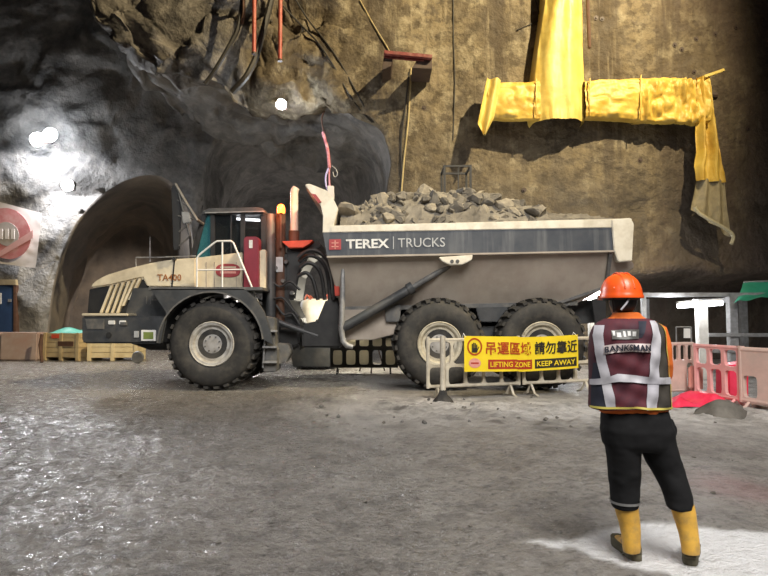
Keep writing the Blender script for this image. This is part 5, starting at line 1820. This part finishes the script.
batten_lamp(P(678, 306, 13.5), P(722, 303, 13.5), 'glaring white tube lamp on a pale post right of the worker', 32)
batten_lamp(P(574, 301, 16.3), P(606, 291, 16.3), 'white tube lamp glimpsed behind the tail of the truck', 40)
sh = thing('site_shelter', 'grey steel site shelter frame with handrails beside the tube lamp', 'shelter', (P(731, 340, 14.2).x, 14.2, 0))
xs_ = P(731.5, 300, 14.2).x
for x in (xs_, xs_ + 3.2):
    for y in (14.2, SLY):
        MB().box((x - 0.10, y - 0.09, 0), (x + 0.10, y + 0.09, P(731, 293, 14.2).z)).build('post', 'galv', sh, bevel=0.01)
zb = P(731, 296, 14.2).z
MB().box((P(636, 296, 14.2).x, 14.12, zb - 0.02), (xs_ + 3.4, 14.3, zb + 0.08)).build('head_beam', 'galv', sh, bevel=0.01)
for yy in (335, 351):
    z = P(731, yy, 14.1).z
    MB().bar((P(708, yy, 14.1).x, 14.1, z), (xs_ + 3.4, 14.1, z), 0.09).build('handrail', 'galv', sh, bevel=0.01)
MB().bar((xs_, 14.2, zb - 0.1), (xs_, 16.3, zb - 0.1), 0.12).build('side_beam', 'galv', sh)
MB().bar((P(646, 335, 14.1).x, 14.2, 0), (P(646, 335, 14.1).x, 14.2, zb), 0.10).build('post', 'galv', sh)
cn = thing('green_canopy', 'green fabric canopy slung over the shelter at the right edge', 'canopy', (xs_ + 0.5, 14.2, zb))


def cn_fn(u, w):
    a = lerp_tab([(0, 744, 282.0), (1, 840, 279)], u)
    b = lerp_tab([(0, 734, 303.5), (0.12, 740, 301), (0.5, 768, 297), (1, 850, 296)], u)
    p0, p1 = P(a[0], a[1], 14.7), P(b[0], b[1], 13.7)
    q = p0 * (1 - w) + p1 * w
    return (q.x, q.y, q.z - 0.06 * math.sin(math.pi * w) + 0.02 * math.sin(u * 20))


cloth_grid('fabric', cn_fn, 36, 18, 'green_canopy', cn, 17, 0.03, (1.5, 1, 1))
MB().tube([P(744, 282, 14.68), P(840, 279, 14.68)], 0.025, 6).build('ridge_pole', 'galv', cn)
nt_ = thing('notice_frame', 'small white notice in a wire frame behind the barriers', 'notice', (P(683, 335, 12.2).x, 12.2, 0))
MB().pprism([(684, 328.5), (690.5, 328.5), (690.5, 338), (684, 338)], 12.2, 12.2, 12.22).build('notice', 'white', nt_)
for a in (676, 691):
    MB().tube([P(a, 327, 12.2), (P(a, 327, 12.2).x, 12.2, 0.0)], 0.016, 6).build('upright', 'galv', nt_)
MB().tube([P(676, 327, 12.2), P(691, 327, 12.2)], 0.016, 6).build('crossbar', 'galv', nt_)

# ================================================================== BEHIND THE TRUCK
g0 = P(316, 310, 16.6)


def bag(cx, cy, z0, w, h, seed, lab):
    t = thing('bulk_bag', lab, 'bag', (cx, cy, z0), 0, 'bulk bags behind the truck')
    rings = []
    for k, (s, z) in enumerate(((0.42, 0.0), (0.50, 0.04), (0.53, 0.3), (0.55, 0.6), (0.52, 0.85), (0.46, 0.95), (0.30, 1.0), (0.02, 1.01))):
        ring = []
        for j in range(28):
            a = 2 * math.pi * j / 28
            ca, sa = math.cos(a), math.sin(a)
            r = s * (abs(ca) ** 5 + abs(sa) ** 5) ** (-1 / 5) * w * (1 + 0.03 * math.sin(5 * a + k + seed))
            ring.append((r * ca, r * sa, z * h))
        rings.append(ring)
    MB().loft(rings).build('sack', 'bag_white', t, local=True, smooth=True)
    for sx in (-1, 1):
        for sy in (-1, 1):
            p = Vector((sx * 0.38 * w, sy * 0.38 * w, h * 0.93))
            MB().tube(smooth_path([p, p + Vector((sx * -0.06, 0, 0.20)), p + Vector((sx * -0.2, 0, 0.02))], 10, 1), 0.025, 6).build('lifting_loop', 'steel_red', t, local=True, smooth=True)
    return t


sk = thing('steel_skip', 'dark steel skip under the white bulk bag behind the truck', 'skip', (g0.x, 16.9, 0))
MB().prism([(g0.x - 0.8, 1.05), (g0.x + 0.8, 1.05), (g0.x + 0.6, 0.08), (g0.x - 0.6, 0.08)], 16.3, 17.5).build('tub', 'dark_grey', sk, bevel=0.02)
for dx in (-0.5, 0.4):
    MB().box((g0.x + dx, 16.35, 0), (g0.x + dx + 0.1, 17.45, 0.09)).build('skid', 'dark_grey', sk)
bag(g0.x + 0.03, 16.9, 1.055, 0.95, 0.95, 2, 'white bulk bag with red loops, glimpsed behind the articulation joint')
wl = thing('assumed_work_lamp', 'assumed work lamp on a stand, unseen behind the truck, lighting the ground', 'lamp', (P(372, 330, 15.6).x, 15.6, 0))  # lamp assumed out of sight, put in to light the bag and ground
p = Vector((P(372, 330, 15.6).x, 15.6, 1.25))
MB().box(p - Vector((0.16, 0.05, 0.11)), p + Vector((0.16, 0.05, 0.11))).build('lamp_head', 'lamp_tube', wl, bevel=0.02)
for k in range(3):
    a = k * 2.094 + 0.5
    MB().tube([p - Vector((0, 0, 0.1)), (p.x + 0.4 * math.cos(a), p.y + 0.4 * math.sin(a), 0.0)], 0.018, 6).build('leg', 'steel_dark', wl)
l = add_light('assumed_work_light', 'POINT', (0, 0, 0), None, 280, (1.0, 0.92, 0.74), 0.1)
l.parent = wl
l.location = (-0.1, 0.25, 1.35)

# ================================================================== LOOSE STONES ON THE GROUND
STN = [rock_mesh('loose_stone', 500 + k, 'stone_dark' if k % 2 else 'rubble', 1) for k in range(5)]
rs2 = random.Random(12)
for k in range(70):
    if k < 34:
        px, py = rs2.uniform(300, 760), rs2.uniform(398, 432)
    else:
        px, py = rs2.uniform(20, 760), rs2.uniform(400, 560)
    q = G(px, py)
    s = rs2.choice([0.03, 0.04, 0.05, 0.07]) * rs2.uniform(0.8, 1.3) * (1.3 if py < 432 else 0.6)
    if 590 < px < 720 and py > 500:
        continue
    zz = float(gheight(np.array([q.x]), np.array([q.y]))[0])
    o = bpy.data.objects.new('loose_stone', STN[k % 5])
    COL.objects.link(o)
    o.location = (q.x, q.y, zz + s * 0.2)
    o.scale = (s * 1.3, s, s * 0.8)
    o.rotation_euler = (0, 0, rs2.uniform(0, 6.28))
    tag(o, 'small grey stone lying loose on the muddy ground', 'stone', 'loose stones on the ground')

# ================================================================== WORKER
PY = 3.5
per = thing('person', 'worker seen from behind in orange helmet, maroon banksman vest, black trousers and yellow boots', 'person', (1.66, PY, 0))


def ell(cx, cy, z, rx_, ry_, n=28, p=2.0, rot=0.0):
    out = []
    for k in range(n):
        t = 2 * math.pi * k / n
        c, s = math.cos(t), math.sin(t)
        a = math.copysign(abs(c) ** (2 / p), c) * rx_
        b = math.copysign(abs(s) ** (2 / p), s) * ry_
        out.append((cx + a * math.cos(rot) - b * math.sin(rot), cy + a * math.sin(rot) + b * math.cos(rot), z))
    return out


def pring(px, py, hw, hd, Y=PY, n=28, p=2.2):
    q = P(px, py, Y)
    return ell(q.x, Y, q.z, hw / F * Y, hd, n, p)


def limb(points, n=16):
    """tapered limb: list of (point, radius)"""
    return MB().tube([Vector(p) for p, r in points], [r for p, r in points], n)


def remesh_parts(name, mbs, mat, voxel, smooth_it=6, parent=None, wrinkle=None):
    """join closed pieces into one continuous skin"""
    big = MB()
    for m in mbs:
        big.add(m.v, m.f)
    o = big.build(name + '_tmp', mat)
    md = o.modifiers.new('r', 'REMESH')
    md.mode = 'VOXEL'
    md.voxel_size = voxel
    if smooth_it:
        sm = o.modifiers.new('s', 'SMOOTH')
        sm.iterations = smooth_it
        sm.factor = 0.5
    dg = bpy.context.evaluated_depsgraph_get()
    me = bpy.data.meshes.new_from_object(o.evaluated_get(dg))
    bpy.data.objects.remove(o)
    V = np.zeros(len(me.vertices) * 3)
    me.vertices.foreach_get('co', V)
    V = V.reshape(-1, 3)
    if wrinkle:
        amp, fr, seed = wrinkle
        V = V + np.stack([fbm(V * np.array(fr), 3, seed + k * 5) for k in range(3)], -1) * amp
    if parent is not None:
        inv = ROOTM[parent.name].inverted()
        t = np.array(inv.translation)
        V = V + t
    me.vertices.foreach_set('co', V.ravel())
    me.polygons.foreach_set('use_smooth', [True] * len(me.polygons))
    me.name = name
    r = bpy.data.objects.new(name, me)
    COL.objects.link(r)
    if parent is not None:
        r.parent = parent
        ROOTM[r.name] = ROOTM[parent.name]
    return r


HC = P(621.5, 296.5, PY + 0.02)          # head centre


def hring(dz, rx_, ry_, oy, n=28):
    return ell(HC.x, HC.y + oy, HC.z + dz, rx_, ry_, n, 2.1)


# ---- joints
shR, elR, wrR = P(652, 331, PY), P(663.5, 373, PY + 0.02), P(648, 366, PY + 0.30)
shL, elL, wrL = P(605, 333, PY + 0.03), P(601, 373, PY + 0.09), P(610, 366, PY + 0.32)
heelL, heelR = G(637, 561), G(690, 566)
dirL = Vector((-0.05, 1.0, 0)).normalized()
dirR = Vector((0.50, 0.86, 0)).normalized()
ankL, ankR = heelL + dirL * 0.075 + Vector((0, 0, 0.10)), heelR + dirR * 0.075 + Vector((0, 0, 0.10))
hipL, hipR = P(623, 425, PY), P(652, 425, PY)
kneeL, kneeR = P(624.5, 480, PY + 0.03), P(672, 480, PY - 0.01)


def hand(wrist, fwd, side):
    """palm, four fingers of different lengths and a thumb from the side of the palm"""
    fwd = fwd.normalized()
    up = Vector((0, 0, 1))
    lat = fwd.cross(up).normalized() * side
    pal = [MB().tube([wrist, wrist + fwd * 0.03, wrist + fwd * 0.06, wrist + fwd * 0.085], [0.024, 0.032, 0.034, 0.028], 12)]
    for k, ln in enumerate((0.068, 0.078, 0.072, 0.056)):
        b = wrist + fwd * 0.075 + lat * (-0.026 + k * 0.0175)
        curl = Vector((0, 0, -1))
        pal.append(MB().tube([b - fwd * 0.03, b, b + fwd * ln * 0.45 + curl * 0.008, b + fwd * ln * 0.7 + curl * 0.028, b + fwd * ln * 0.72 + curl * 0.05], [0.010, 0.0095, 0.009, 0.0085, 0.0075], 10))
    b = wrist + fwd * 0.025 - lat * 0.026
    pal.append(MB().tube([b + lat * 0.01, b - lat * 0.018 + fwd * 0.02, b - lat * 0.024 + fwd * 0.045, b - lat * 0.018 + fwd * 0.066 - up * 0.01], [0.013, 0.012, 0.0105, 0.009], 10))
    return pal


head = MB().loft([hring(-0.112, 0.026, 0.030, 0.055), hring(-0.095, 0.046, 0.052, 0.035), hring(-0.06, 0.062, 0.080, 0.012), hring(-0.02, 0.071, 0.092, 0.0),
                  hring(0.03, 0.074, 0.095, 0.0), hring(0.07, 0.064, 0.082, 0.0), hring(0.10, 0.038, 0.05, 0.0), hring(0.112, 0.008, 0.01, 0.0)])
nose = MB().loft([ell(HC.x, HC.y + 0.088, HC.z + 0.012, 0.008, 0.010, 12), ell(HC.x, HC.y + 0.098, HC.z - 0.018, 0.013, 0.018, 12), ell(HC.x, HC.y + 0.090, HC.z - 0.034, 0.012, 0.012, 12)])
lips = MB().loft([ell(HC.x, HC.y + 0.074, HC.z - 0.052, 0.022, 0.014, 12), ell(HC.x, HC.y + 0.076, HC.z - 0.060, 0.024, 0.016, 12), ell(HC.x, HC.y + 0.072, HC.z - 0.070, 0.018, 0.012, 12)])
ears = [MB().loft([ell(HC.x + s * 0.076, HC.y - 0.005, HC.z + dz, 0.009, r, 12) for dz, r in ((-0.032, 0.006), (-0.018, 0.013), (0.006, 0.018), (0.024, 0.014), (0.031, 0.005))]) for s in (-1, 1)]
neck = limb([(HC + Vector((0, 0.01, -0.04)), 0.055), (HC + Vector((0.005, 0.0, -0.09)), 0.052), (P(626, 322, PY), 0.066)], 18)
TOR = [(317, 626, 14, 0.055), (323, 627, 27, 0.085), (330, 627.5, 33, 0.105), (345, 628, 34, 0.118), (370, 630, 33, 0.112), (392, 633, 31, 0.11), (410, 636, 31, 0.115), (430, 637, 32, 0.12), (446, 638, 28, 0.09)]
core = MB().loft([pring(c, py, hw, hd) for py, c, hw, hd in TOR])
legs = [limb([(hipL, 0.085), (kneeL, 0.058), (ankL + Vector((0, 0, 0.2)), 0.052), (ankL, 0.042)], 18), limb([(hipR, 0.085), (kneeR, 0.058), (ankR + Vector((-0.02, 0, 0.2)), 0.052), (ankR, 0.042)], 18)]
feet = [limb([(a - d * 0.02, 0.036), (a + d * 0.06 - Vector((0, 0, 0.045)), 0.040), (a + d * 0.15 - Vector((0, 0, 0.062)), 0.028)], 14) for a, d in ((ankL, dirL), (ankR, dirR))]
arms = [limb([(shR, 0.052), ((shR + elR) / 2, 0.046), (elR, 0.040), ((elR * 0.6 + wrR * 0.4), 0.038), (wrR, 0.026)]), limb([(shL, 0.052), ((shL + elL) / 2, 0.046), (elL, 0.040), ((elL * 0.6 + wrL * 0.4), 0.038), (wrL, 0.026)])]
hands = hand(wrR, (wrR - elR), 1) + hand(wrL, (wrL - elL), -1)
body = remesh_parts('body', [head, nose, lips, neck, core] + ears + legs + feet + arms + hands, 'skin', 0.0075, 2, per)
for s in (-1, 1):
    e = MB()
    c = HC + Vector((s * 0.031, 0.083, 0.016))
    e.loft([ell(c.x, c.y, c.z + r * 0.013, 0.013 * math.sqrt(max(0.01, 1 - r * r)), 0.011 * math.sqrt(max(0.01, 1 - r * r)), 12) for r in (-0.98, -0.6, 0, 0.6, 0.98)])
    e.build('eye', 'white', body, smooth=True)
# hair down to the nape
hair = MB().loft([ell(HC.x, HC.y - 0.022, HC.z + dz, rx_, ry_, 28, 2.2) for dz, rx_, ry_ in ((-0.092, 0.046, 0.050), (-0.08, 0.060, 0.068), (-0.05, 0.074, 0.084), (0.0, 0.081, 0.090), (0.05, 0.080, 0.09), (0.09, 0.05, 0.06))])
hair.build('hair', 'hair_black', per, smooth=True, angle=80)

# ---- helmet
zb0 = P(621, 298.3, PY).z
zt0 = P(621, 273.3, PY).z
Hh = zt0 - zb0
hc = P(621, 298, PY + 0.02)
prof = [(0.1265, 0.0), (0.1270, 0.012), (0.122, 0.022), (0.1195, 0.035), (0.116, 0.055), (0.108, 0.080), (0.094, 0.105), (0.072, 0.126), (0.045, 0.139), (0.018, 0.1445), (0.001, 0.145)]
k = Hh / 0.145
hm = MB()
hm.loft([[(hc.x + r * math.cos(t) * 0.985, hc.y + (r * 1.17) * math.sin(t), zb0 + h * k) for t in [2 * math.pi * j / 40 for j in range(40)]] for r, h in prof], cap=False)
helm = hm.build('helmet', 'helmet_orange', per, smooth=True, angle=60)
# peak at the front, crown ridges, vents
pk = MB()
pk.loft([[(hc.x + 0.118 * math.sin(a), hc.y + 0.135 * math.cos(a), zb0 + 0.014) for a in np.linspace(-1.0, 1.0, 16)], [(hc.x + 0.128 * math.sin(a), hc.y + 0.20 * math.cos(a), zb0 - 0.006) for a in np.linspace(-0.95, 0.95, 16)]], closed=False, cap=False)
pk.build('peak', 'helmet_orange', helm, smooth=True)
for s in (-0.028, 0.0, 0.028):
    MB().tube([(hc.x + s, hc.y + 0.138 * math.cos(a), zb0 + 0.02 + (Hh - 0.02 + 0.004) * math.sin(a)) for a in np.linspace(0.25, math.pi - 0.25, 20)], 0.0045, 8).build('crown_ridge', 'helmet_orange', helm, smooth=True)
for j in range(7):
    a = -0.72 + 0.24 * j
    MB().bar((hc.x + 0.112 * math.sin(a), hc.y - 0.132 * math.cos(a), zb0 + 0.052), (hc.x + 0.108 * math.sin(a), hc.y - 0.127 * math.cos(a), zb0 + 0.066), 0.014, 0.006).build('vent', 'helmet_orange', helm)
MB().loft([[(hc.x + r * 0.985 * math.cos(t), hc.y + r * 1.17 * math.sin(t), zb0 + h) for t in [2 * math.pi * j / 40 for j in range(40)]] for r, h in ((0.118, 0.012), (0.1, -0.012), (0.096, -0.012), (0.112, 0.012))], cap=False).build('harness_band', 'black', helm, smooth=True)
MB().tube([P(629, 299, PY - 0.10), P(626, 304, PY - 0.11), P(621, 310, PY - 0.10)], 0.006, 6).build('chin_strap', 'reflective', helm, smooth=True)
MB().tube([P(612, 299, PY - 0.06), P(614, 312, PY - 0.02)], 0.005, 6).build('chin_strap', 'black', helm, smooth=True)

# ---- shirt
VT_ = [(316, 626, 17, 0.065), (319, 626.5, 22, 0.085), (322, 626.8, 28.5, 0.105), (326, 627, 33, 0.120), (333, 626.8, 36, 0.135), (345, 626.3, 36.8, 0.145), (360, 627, 37.5, 0.145), (375, 628, 38, 0.145), (392, 628.8, 38.8, 0.150), (407, 629, 39.3, 0.155)]
vt = np.array(VT_, float)


def vring(py):
    return [float(np.interp(py, vt[:, 0], vt[:, i])) for i in (1, 2, 3)]


shirt_core = MB().loft([pring(c, py, hw - 2.2, hd - 0.014) for py, c, hw, hd in VT_] + [pring(633, 410.5, 33, 0.135), pring(635, 414, 31, 0.12)])
slR = limb([(P(648, 329, PY), 0.066), (P(655, 333, PY), 0.074), (P(660, 348, PY), 0.068), (P(663, 365, PY + 0.01), 0.058), (elR + Vector((0, 0.0, -0.005)), 0.054), (elR * 0.6 + wrR * 0.4, 0.050), (elR * 0.25 + wrR * 0.75, 0.040)], 18)
slL = limb([(P(610, 330, PY + 0.02), 0.056), (P(605, 335, PY + 0.03), 0.058), (P(603, 350, PY + 0.05), 0.056), (elL, 0.052), (elL * 0.6 + wrL * 0.4, 0.048), (elL * 0.25 + wrL * 0.75, 0.040)], 18)
collar = MB().loft([pring(626, 319, 15.5, 0.075), pring(626, 313.5, 13.2, 0.068), pring(626, 312.5, 12, 0.062)])
remesh_parts('shirt', [shirt_core, slR, slL, collar], 'shirt_orange', 0.009, 4, per, (0.006, (14, 14, 9), 40))

# ---- vest


def vpt(px, py, off=0.0):
    """point on the back of the vest seen near pixel px, py"""
    c, hw, hd = vring(py)
    q = P(c, py, PY)
    s = max(-0.999, min(0.999, (px - c) / hw))
    th = math.asin(s)
    # superellipse of power 2.2
    e = 2 / 2.2
    sx = math.copysign(abs(math.sin(th)) ** 1.0, math.sin(th))
    cy = (1 - abs(sx) ** 2.2) ** (1 / 2.2)
    x = q.x + sx * (hw / F * PY + off)
    y = PY - cy * (hd + off)
    w = 0.006 * math.sin(px * 0.35 + py * 0.2) + 0.005 * math.sin(py * 0.33 - px * 0.15)
    return (x, y - w * cy, q.z)


rings = []
for py in np.concatenate([np.linspace(318.5, 330, 8), np.linspace(333, 407, 26)]):
    c, hw, hd = vring(py)
    ring = []
    for k in range(72):
        t = 2 * math.pi * k / 72
        sx = math.cos(t)
        cy = (1 - abs(sx) ** 2.2) ** (1 / 2.2)
        q = P(c, py, PY)
        px_ = c + sx * hw
        w = 0.006 * math.sin(px_ * 0.35 + py * 0.2) + 0.005 * math.sin(py * 0.33 - px_ * 0.15)
        if math.sin(t) < 0:
            ring.append((q.x + sx * (hw / F * PY), PY - cy * hd - w * cy, q.z + (0.006 * math.sin(3 * t) if py > 400 else 0)))
        else:
            ring.append((q.x + sx * (hw / F * PY), PY + cy * hd, q.z + (0.006 * math.sin(3 * t) if py > 400 else 0)))
    rings.append(ring)
vest = MB().loft(rings, cap=False).build('vest', 'vest_maroon', per, smooth=True, angle=80)


def vpatch(name, rows, mat, off=0.005, nu=8, nvr=26):
    """strip on the vest: rows of (py, left px, right px)"""
    a = np.array(rows, float)
    ys_ = np.linspace(a[0, 0], a[-1, 0], nvr)
    g = []
    for y in ys_:
        l, r = np.interp(y, a[:, 0], a[:, 1]), np.interp(y, a[:, 0], a[:, 2])
        g.append([vpt(l + (r - l) * i / nu, y, off) for i in range(nu + 1)])
    return MB().loft(g, closed=False, cap=False).build(name, mat, vest, smooth=True, angle=80)


def hband(name, cols, mat, off=0.006, nu=40, nvv=4):
    """strip across the vest: columns of (px, top py, bottom py)"""
    a = np.array(cols, float)
    xs2 = np.linspace(a[0, 0], a[-1, 0], nu)
    g = []
    for j in range(nvv + 1):
        row = []
        for x in xs2:
            t, b = np.interp(x, a[:, 0], a[:, 1]), np.interp(x, a[:, 0], a[:, 2])
            row.append(vpt(x, t + (b - t) * j / nvv, off))
        g.append(row)
    return MB().loft(g, closed=False, cap=False).build(name, mat, vest, smooth=True, angle=80)


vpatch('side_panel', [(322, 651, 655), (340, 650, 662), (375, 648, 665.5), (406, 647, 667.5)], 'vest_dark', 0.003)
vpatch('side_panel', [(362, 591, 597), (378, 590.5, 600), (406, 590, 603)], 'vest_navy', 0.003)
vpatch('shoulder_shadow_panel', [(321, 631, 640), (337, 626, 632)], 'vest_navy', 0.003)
vpatch('reflective_strip', [(325, 594.5, 601), (334, 591.5, 598), (352, 592, 599), (379, 596.5, 604), (406, 600, 608)], 'reflective', 0.007)
vpatch('reflective_strip', [(320.5, 642.5, 650), (335, 641.5, 651), (379, 636.5, 647.5), (406, 634, 645)], 'reflective', 0.007)
hband('reflective_band', [(590.2, 378.5, 384), (600, 375.5, 382), (610, 371.5, 379), (622, 372.5, 379.5), (636, 374.5, 381), (665.5, 376, 382.5)], 'reflective', 0.010)
hband('name_band', [(598, 345, 353.5), (608, 342.8, 351.2), (620, 342.2, 350.2), (639.5, 342.8, 351)], 'tape_pale', 0.008)
hband('company_patch', [(604.5, 330, 338.5), (616, 329, 338.5), (629, 329, 338)], 'mid_grey', 0.006, 20)
for a0, a1, t, b in ((605.5, 607.5, 330.5, 335), (609, 613, 332, 336.5), (615, 617, 330.5, 336), (618.5, 621, 330.5, 335), (622.5, 626, 331, 335.5)):
    hband('patch_mark', [(a0, t, b), (a1, t, b)], 'letter_white', 0.008, 6)
hband('hem_piping', [(590, 404.5, 406.6), (612, 403.4, 405.4), (625, 402.6, 404.6), (640, 404, 406), (667, 405, 407)], 'piping_yellow', 0.009)
vpatch('armhole_piping', [(321, 654.2, 655.6), (330, 657.5, 659.2), (345, 658, 660), (356, 659.6, 661.6), (372, 661, 662.6), (406, 662, 663.5)], 'piping_yellow', 0.009, 3)
# BANKSMAN across the back
v, f = text_mesh('BANKSMAN', 1.0, 0.02, 0.02, width=1.0)
ht = v[:, 1].max()
vv = []
for a, b, d in v:
    px = 618.8 + a * 39.0
    base = float(np.interp(px, [598, 608, 620, 639.5], [349.2, 347, 346.2, 346.9]))
    vv.append(vpt(px, base - b / (2 * ht) * 6.0, 0.0165 if d > 0 else 0.0145))
MB().add(vv, f).build('vest_lettering', 'vest_navy', vest)

# ---- trousers
pel = MB().loft([pring(633.5, 403, 30, 0.12), pring(633.5, 408, 31.5, 0.13), pring(635, 418, 33.5, 0.14), pring(637, 430, 36, 0.145), pring(639, 443, 35.5, 0.13), pring(640, 449, 33, 0.11)])
lgL = MB().loft([pring(622, 428, 17, 0.12), pring(622, 442, 17, 0.11), pring(623.5, 456, 16.2, 0.10), pring(624, 470, 15.3, 0.092, PY + 0.01), pring(624.3, 485, 14, 0.085, PY + 0.02), pring(624.4, 499, 13.2, 0.082, PY + 0.02), pring(624.8, 506, 12.6, 0.078, PY + 0.02), pring(625, 508, 11.5, 0.07, PY + 0.02)])
lgR = MB().loft([pring(654, 428, 18, 0.12), pring(657, 442, 18, 0.11), pring(662, 456, 17, 0.10), pring(668, 470, 16, 0.092, PY), pring(674.5, 485, 13.8, 0.086, PY - 0.02), pring(679, 499, 12.5, 0.080, PY - 0.03), pring(680.5, 507, 12, 0.076, PY - 0.04), pring(680.7, 509, 11, 0.07, PY - 0.04)])
pok = limb([(P(668, 420, PY), 0.03), (P(672.5, 429, PY - 0.01), 0.030), (P(670, 440, PY), 0.03)], 10)
remesh_parts('trousers', [pel, lgL, lgR, pok], 'trousers_black', 0.009, 5, per, (0.010, (7, 7, 10), 70))
MB().loft([pring(624.6, 499.6, 13.9, 0.088, PY + 0.02), pring(624.7, 502.2, 13.7, 0.087, PY + 0.02)], cap=False).build('trouser_band', 'galv', per, smooth=True)


# ---- boots
def boot(shaft, heel, d, lab):
    lat = Vector((d.y, -d.x, 0))
    sh_ = MB().loft([pring(*r) for r in shaft])
    up = MB()
    rings = []
    for s, w, h, z0 in ((0.004, 0.026, 0.050, 0.02), (0.03, 0.037, 0.085, 0.012), (0.08, 0.040, 0.105, 0.012), (0.13, 0.040, 0.090, 0.012), (0.18, 0.044, 0.066, 0.012), (0.23, 0.045, 0.054, 0.012), (0.265, 0.036, 0.042, 0.014), (0.285, 0.018, 0.03, 0.016)):
        c = heel + d * s
        rings.append([(c.x + lat.x * w * math.cos(t), c.y + lat.y * w * math.cos(t), max(z0, z0 + h * (0.5 + 0.5 * math.sin(t)))) for t in [2 * math.pi * k / 18 for k in range(18)]])
    up.loft(rings)
    b = remesh_parts('boot', [sh_, up], 'boot_yellow', 0.006, 5, per, (0.003, (18, 18, 14), 90))
    b.data.materials.append(MATS['boot_yellow'])
    # sole with raised rim and heel block
    outl = []
    for s, w in ((-0.010, 0.012), (0.0, 0.032), (0.03, 0.042), (0.08, 0.043), (0.13, 0.041), (0.18, 0.047), (0.23, 0.050), (0.268, 0.040), (0.292, 0.018)):
        outl.append((s, w))
    loop = [(s, w) for s, w in outl] + [(s, -w) for s, w in reversed(outl)]

    def slab(z0, z1, k=1.0, s0=-1, s1=9):
        m = MB()
        L_ = [(min(max(s, s0), s1), w) for s, w in loop]
        m.loft([[(heel.x + d.x * s + lat.x * w * k, heel.y + d.y * s + lat.y * w * k, z) for s, w in L_] for z in (z0, z1)])
        return m
    so = slab(0.006, 0.042).build('sole', 'boot_sole', b, bevel=0.004)
    slab(-0.008, 0.007, 0.97, -1, 0.085).build('heel_block', 'boot_sole', b)
    slab(-0.006, 0.007, 0.97, 0.12, 9).build('tread', 'boot_sole', b)
    slab(0.042, 0.058, 1.03).build('rim_band', 'boot_sole', b, bevel=0.003)
    # grey heel guard
    gd = MB()
    g = []
    for z, rr_ in ((0.03, 0.047), (0.06, 0.047), (0.10, 0.046), (0.125, 0.046)):
        c = heel + d * 0.042
        span = 1.1 if z < 0.1 else 0.6
        g.append([(c.x + rr_ * (-d.x * math.cos(a) + lat.x * math.sin(a)), c.y + rr_ * (-d.y * math.cos(a) + lat.y * math.sin(a)), z) for a in np.linspace(-span, span, 12)])
    gd.loft(g, closed=False, cap=False).build('heel_guard', 'boot_sole', b, smooth=True)
    return b


boot([(625.5, 503, 11.6, 0.066, PY + 0.02), (627, 512, 11.0, 0.062, PY + 0.02), (629.5, 524, 9.8, 0.054, PY + 0.015), (631, 536, 9.0, 0.048, PY + 0.005), (631.5, 546, 8.6, 0.046, PY + 0.0), (631.5, 552, 8.0, 0.042, PY + 0.0)], heelL, dirL, '')
boot([(681, 503, 11.4, 0.066, PY - 0.04), (683.5, 512, 10.8, 0.062, PY - 0.045), (686.5, 524, 9.8, 0.054, PY - 0.05), (689, 536, 8.8, 0.048, PY - 0.06), (690.5, 546, 8.4, 0.046, PY - 0.065), (691, 554, 8.0, 0.042, PY - 0.07)], heelR, dirR, '')
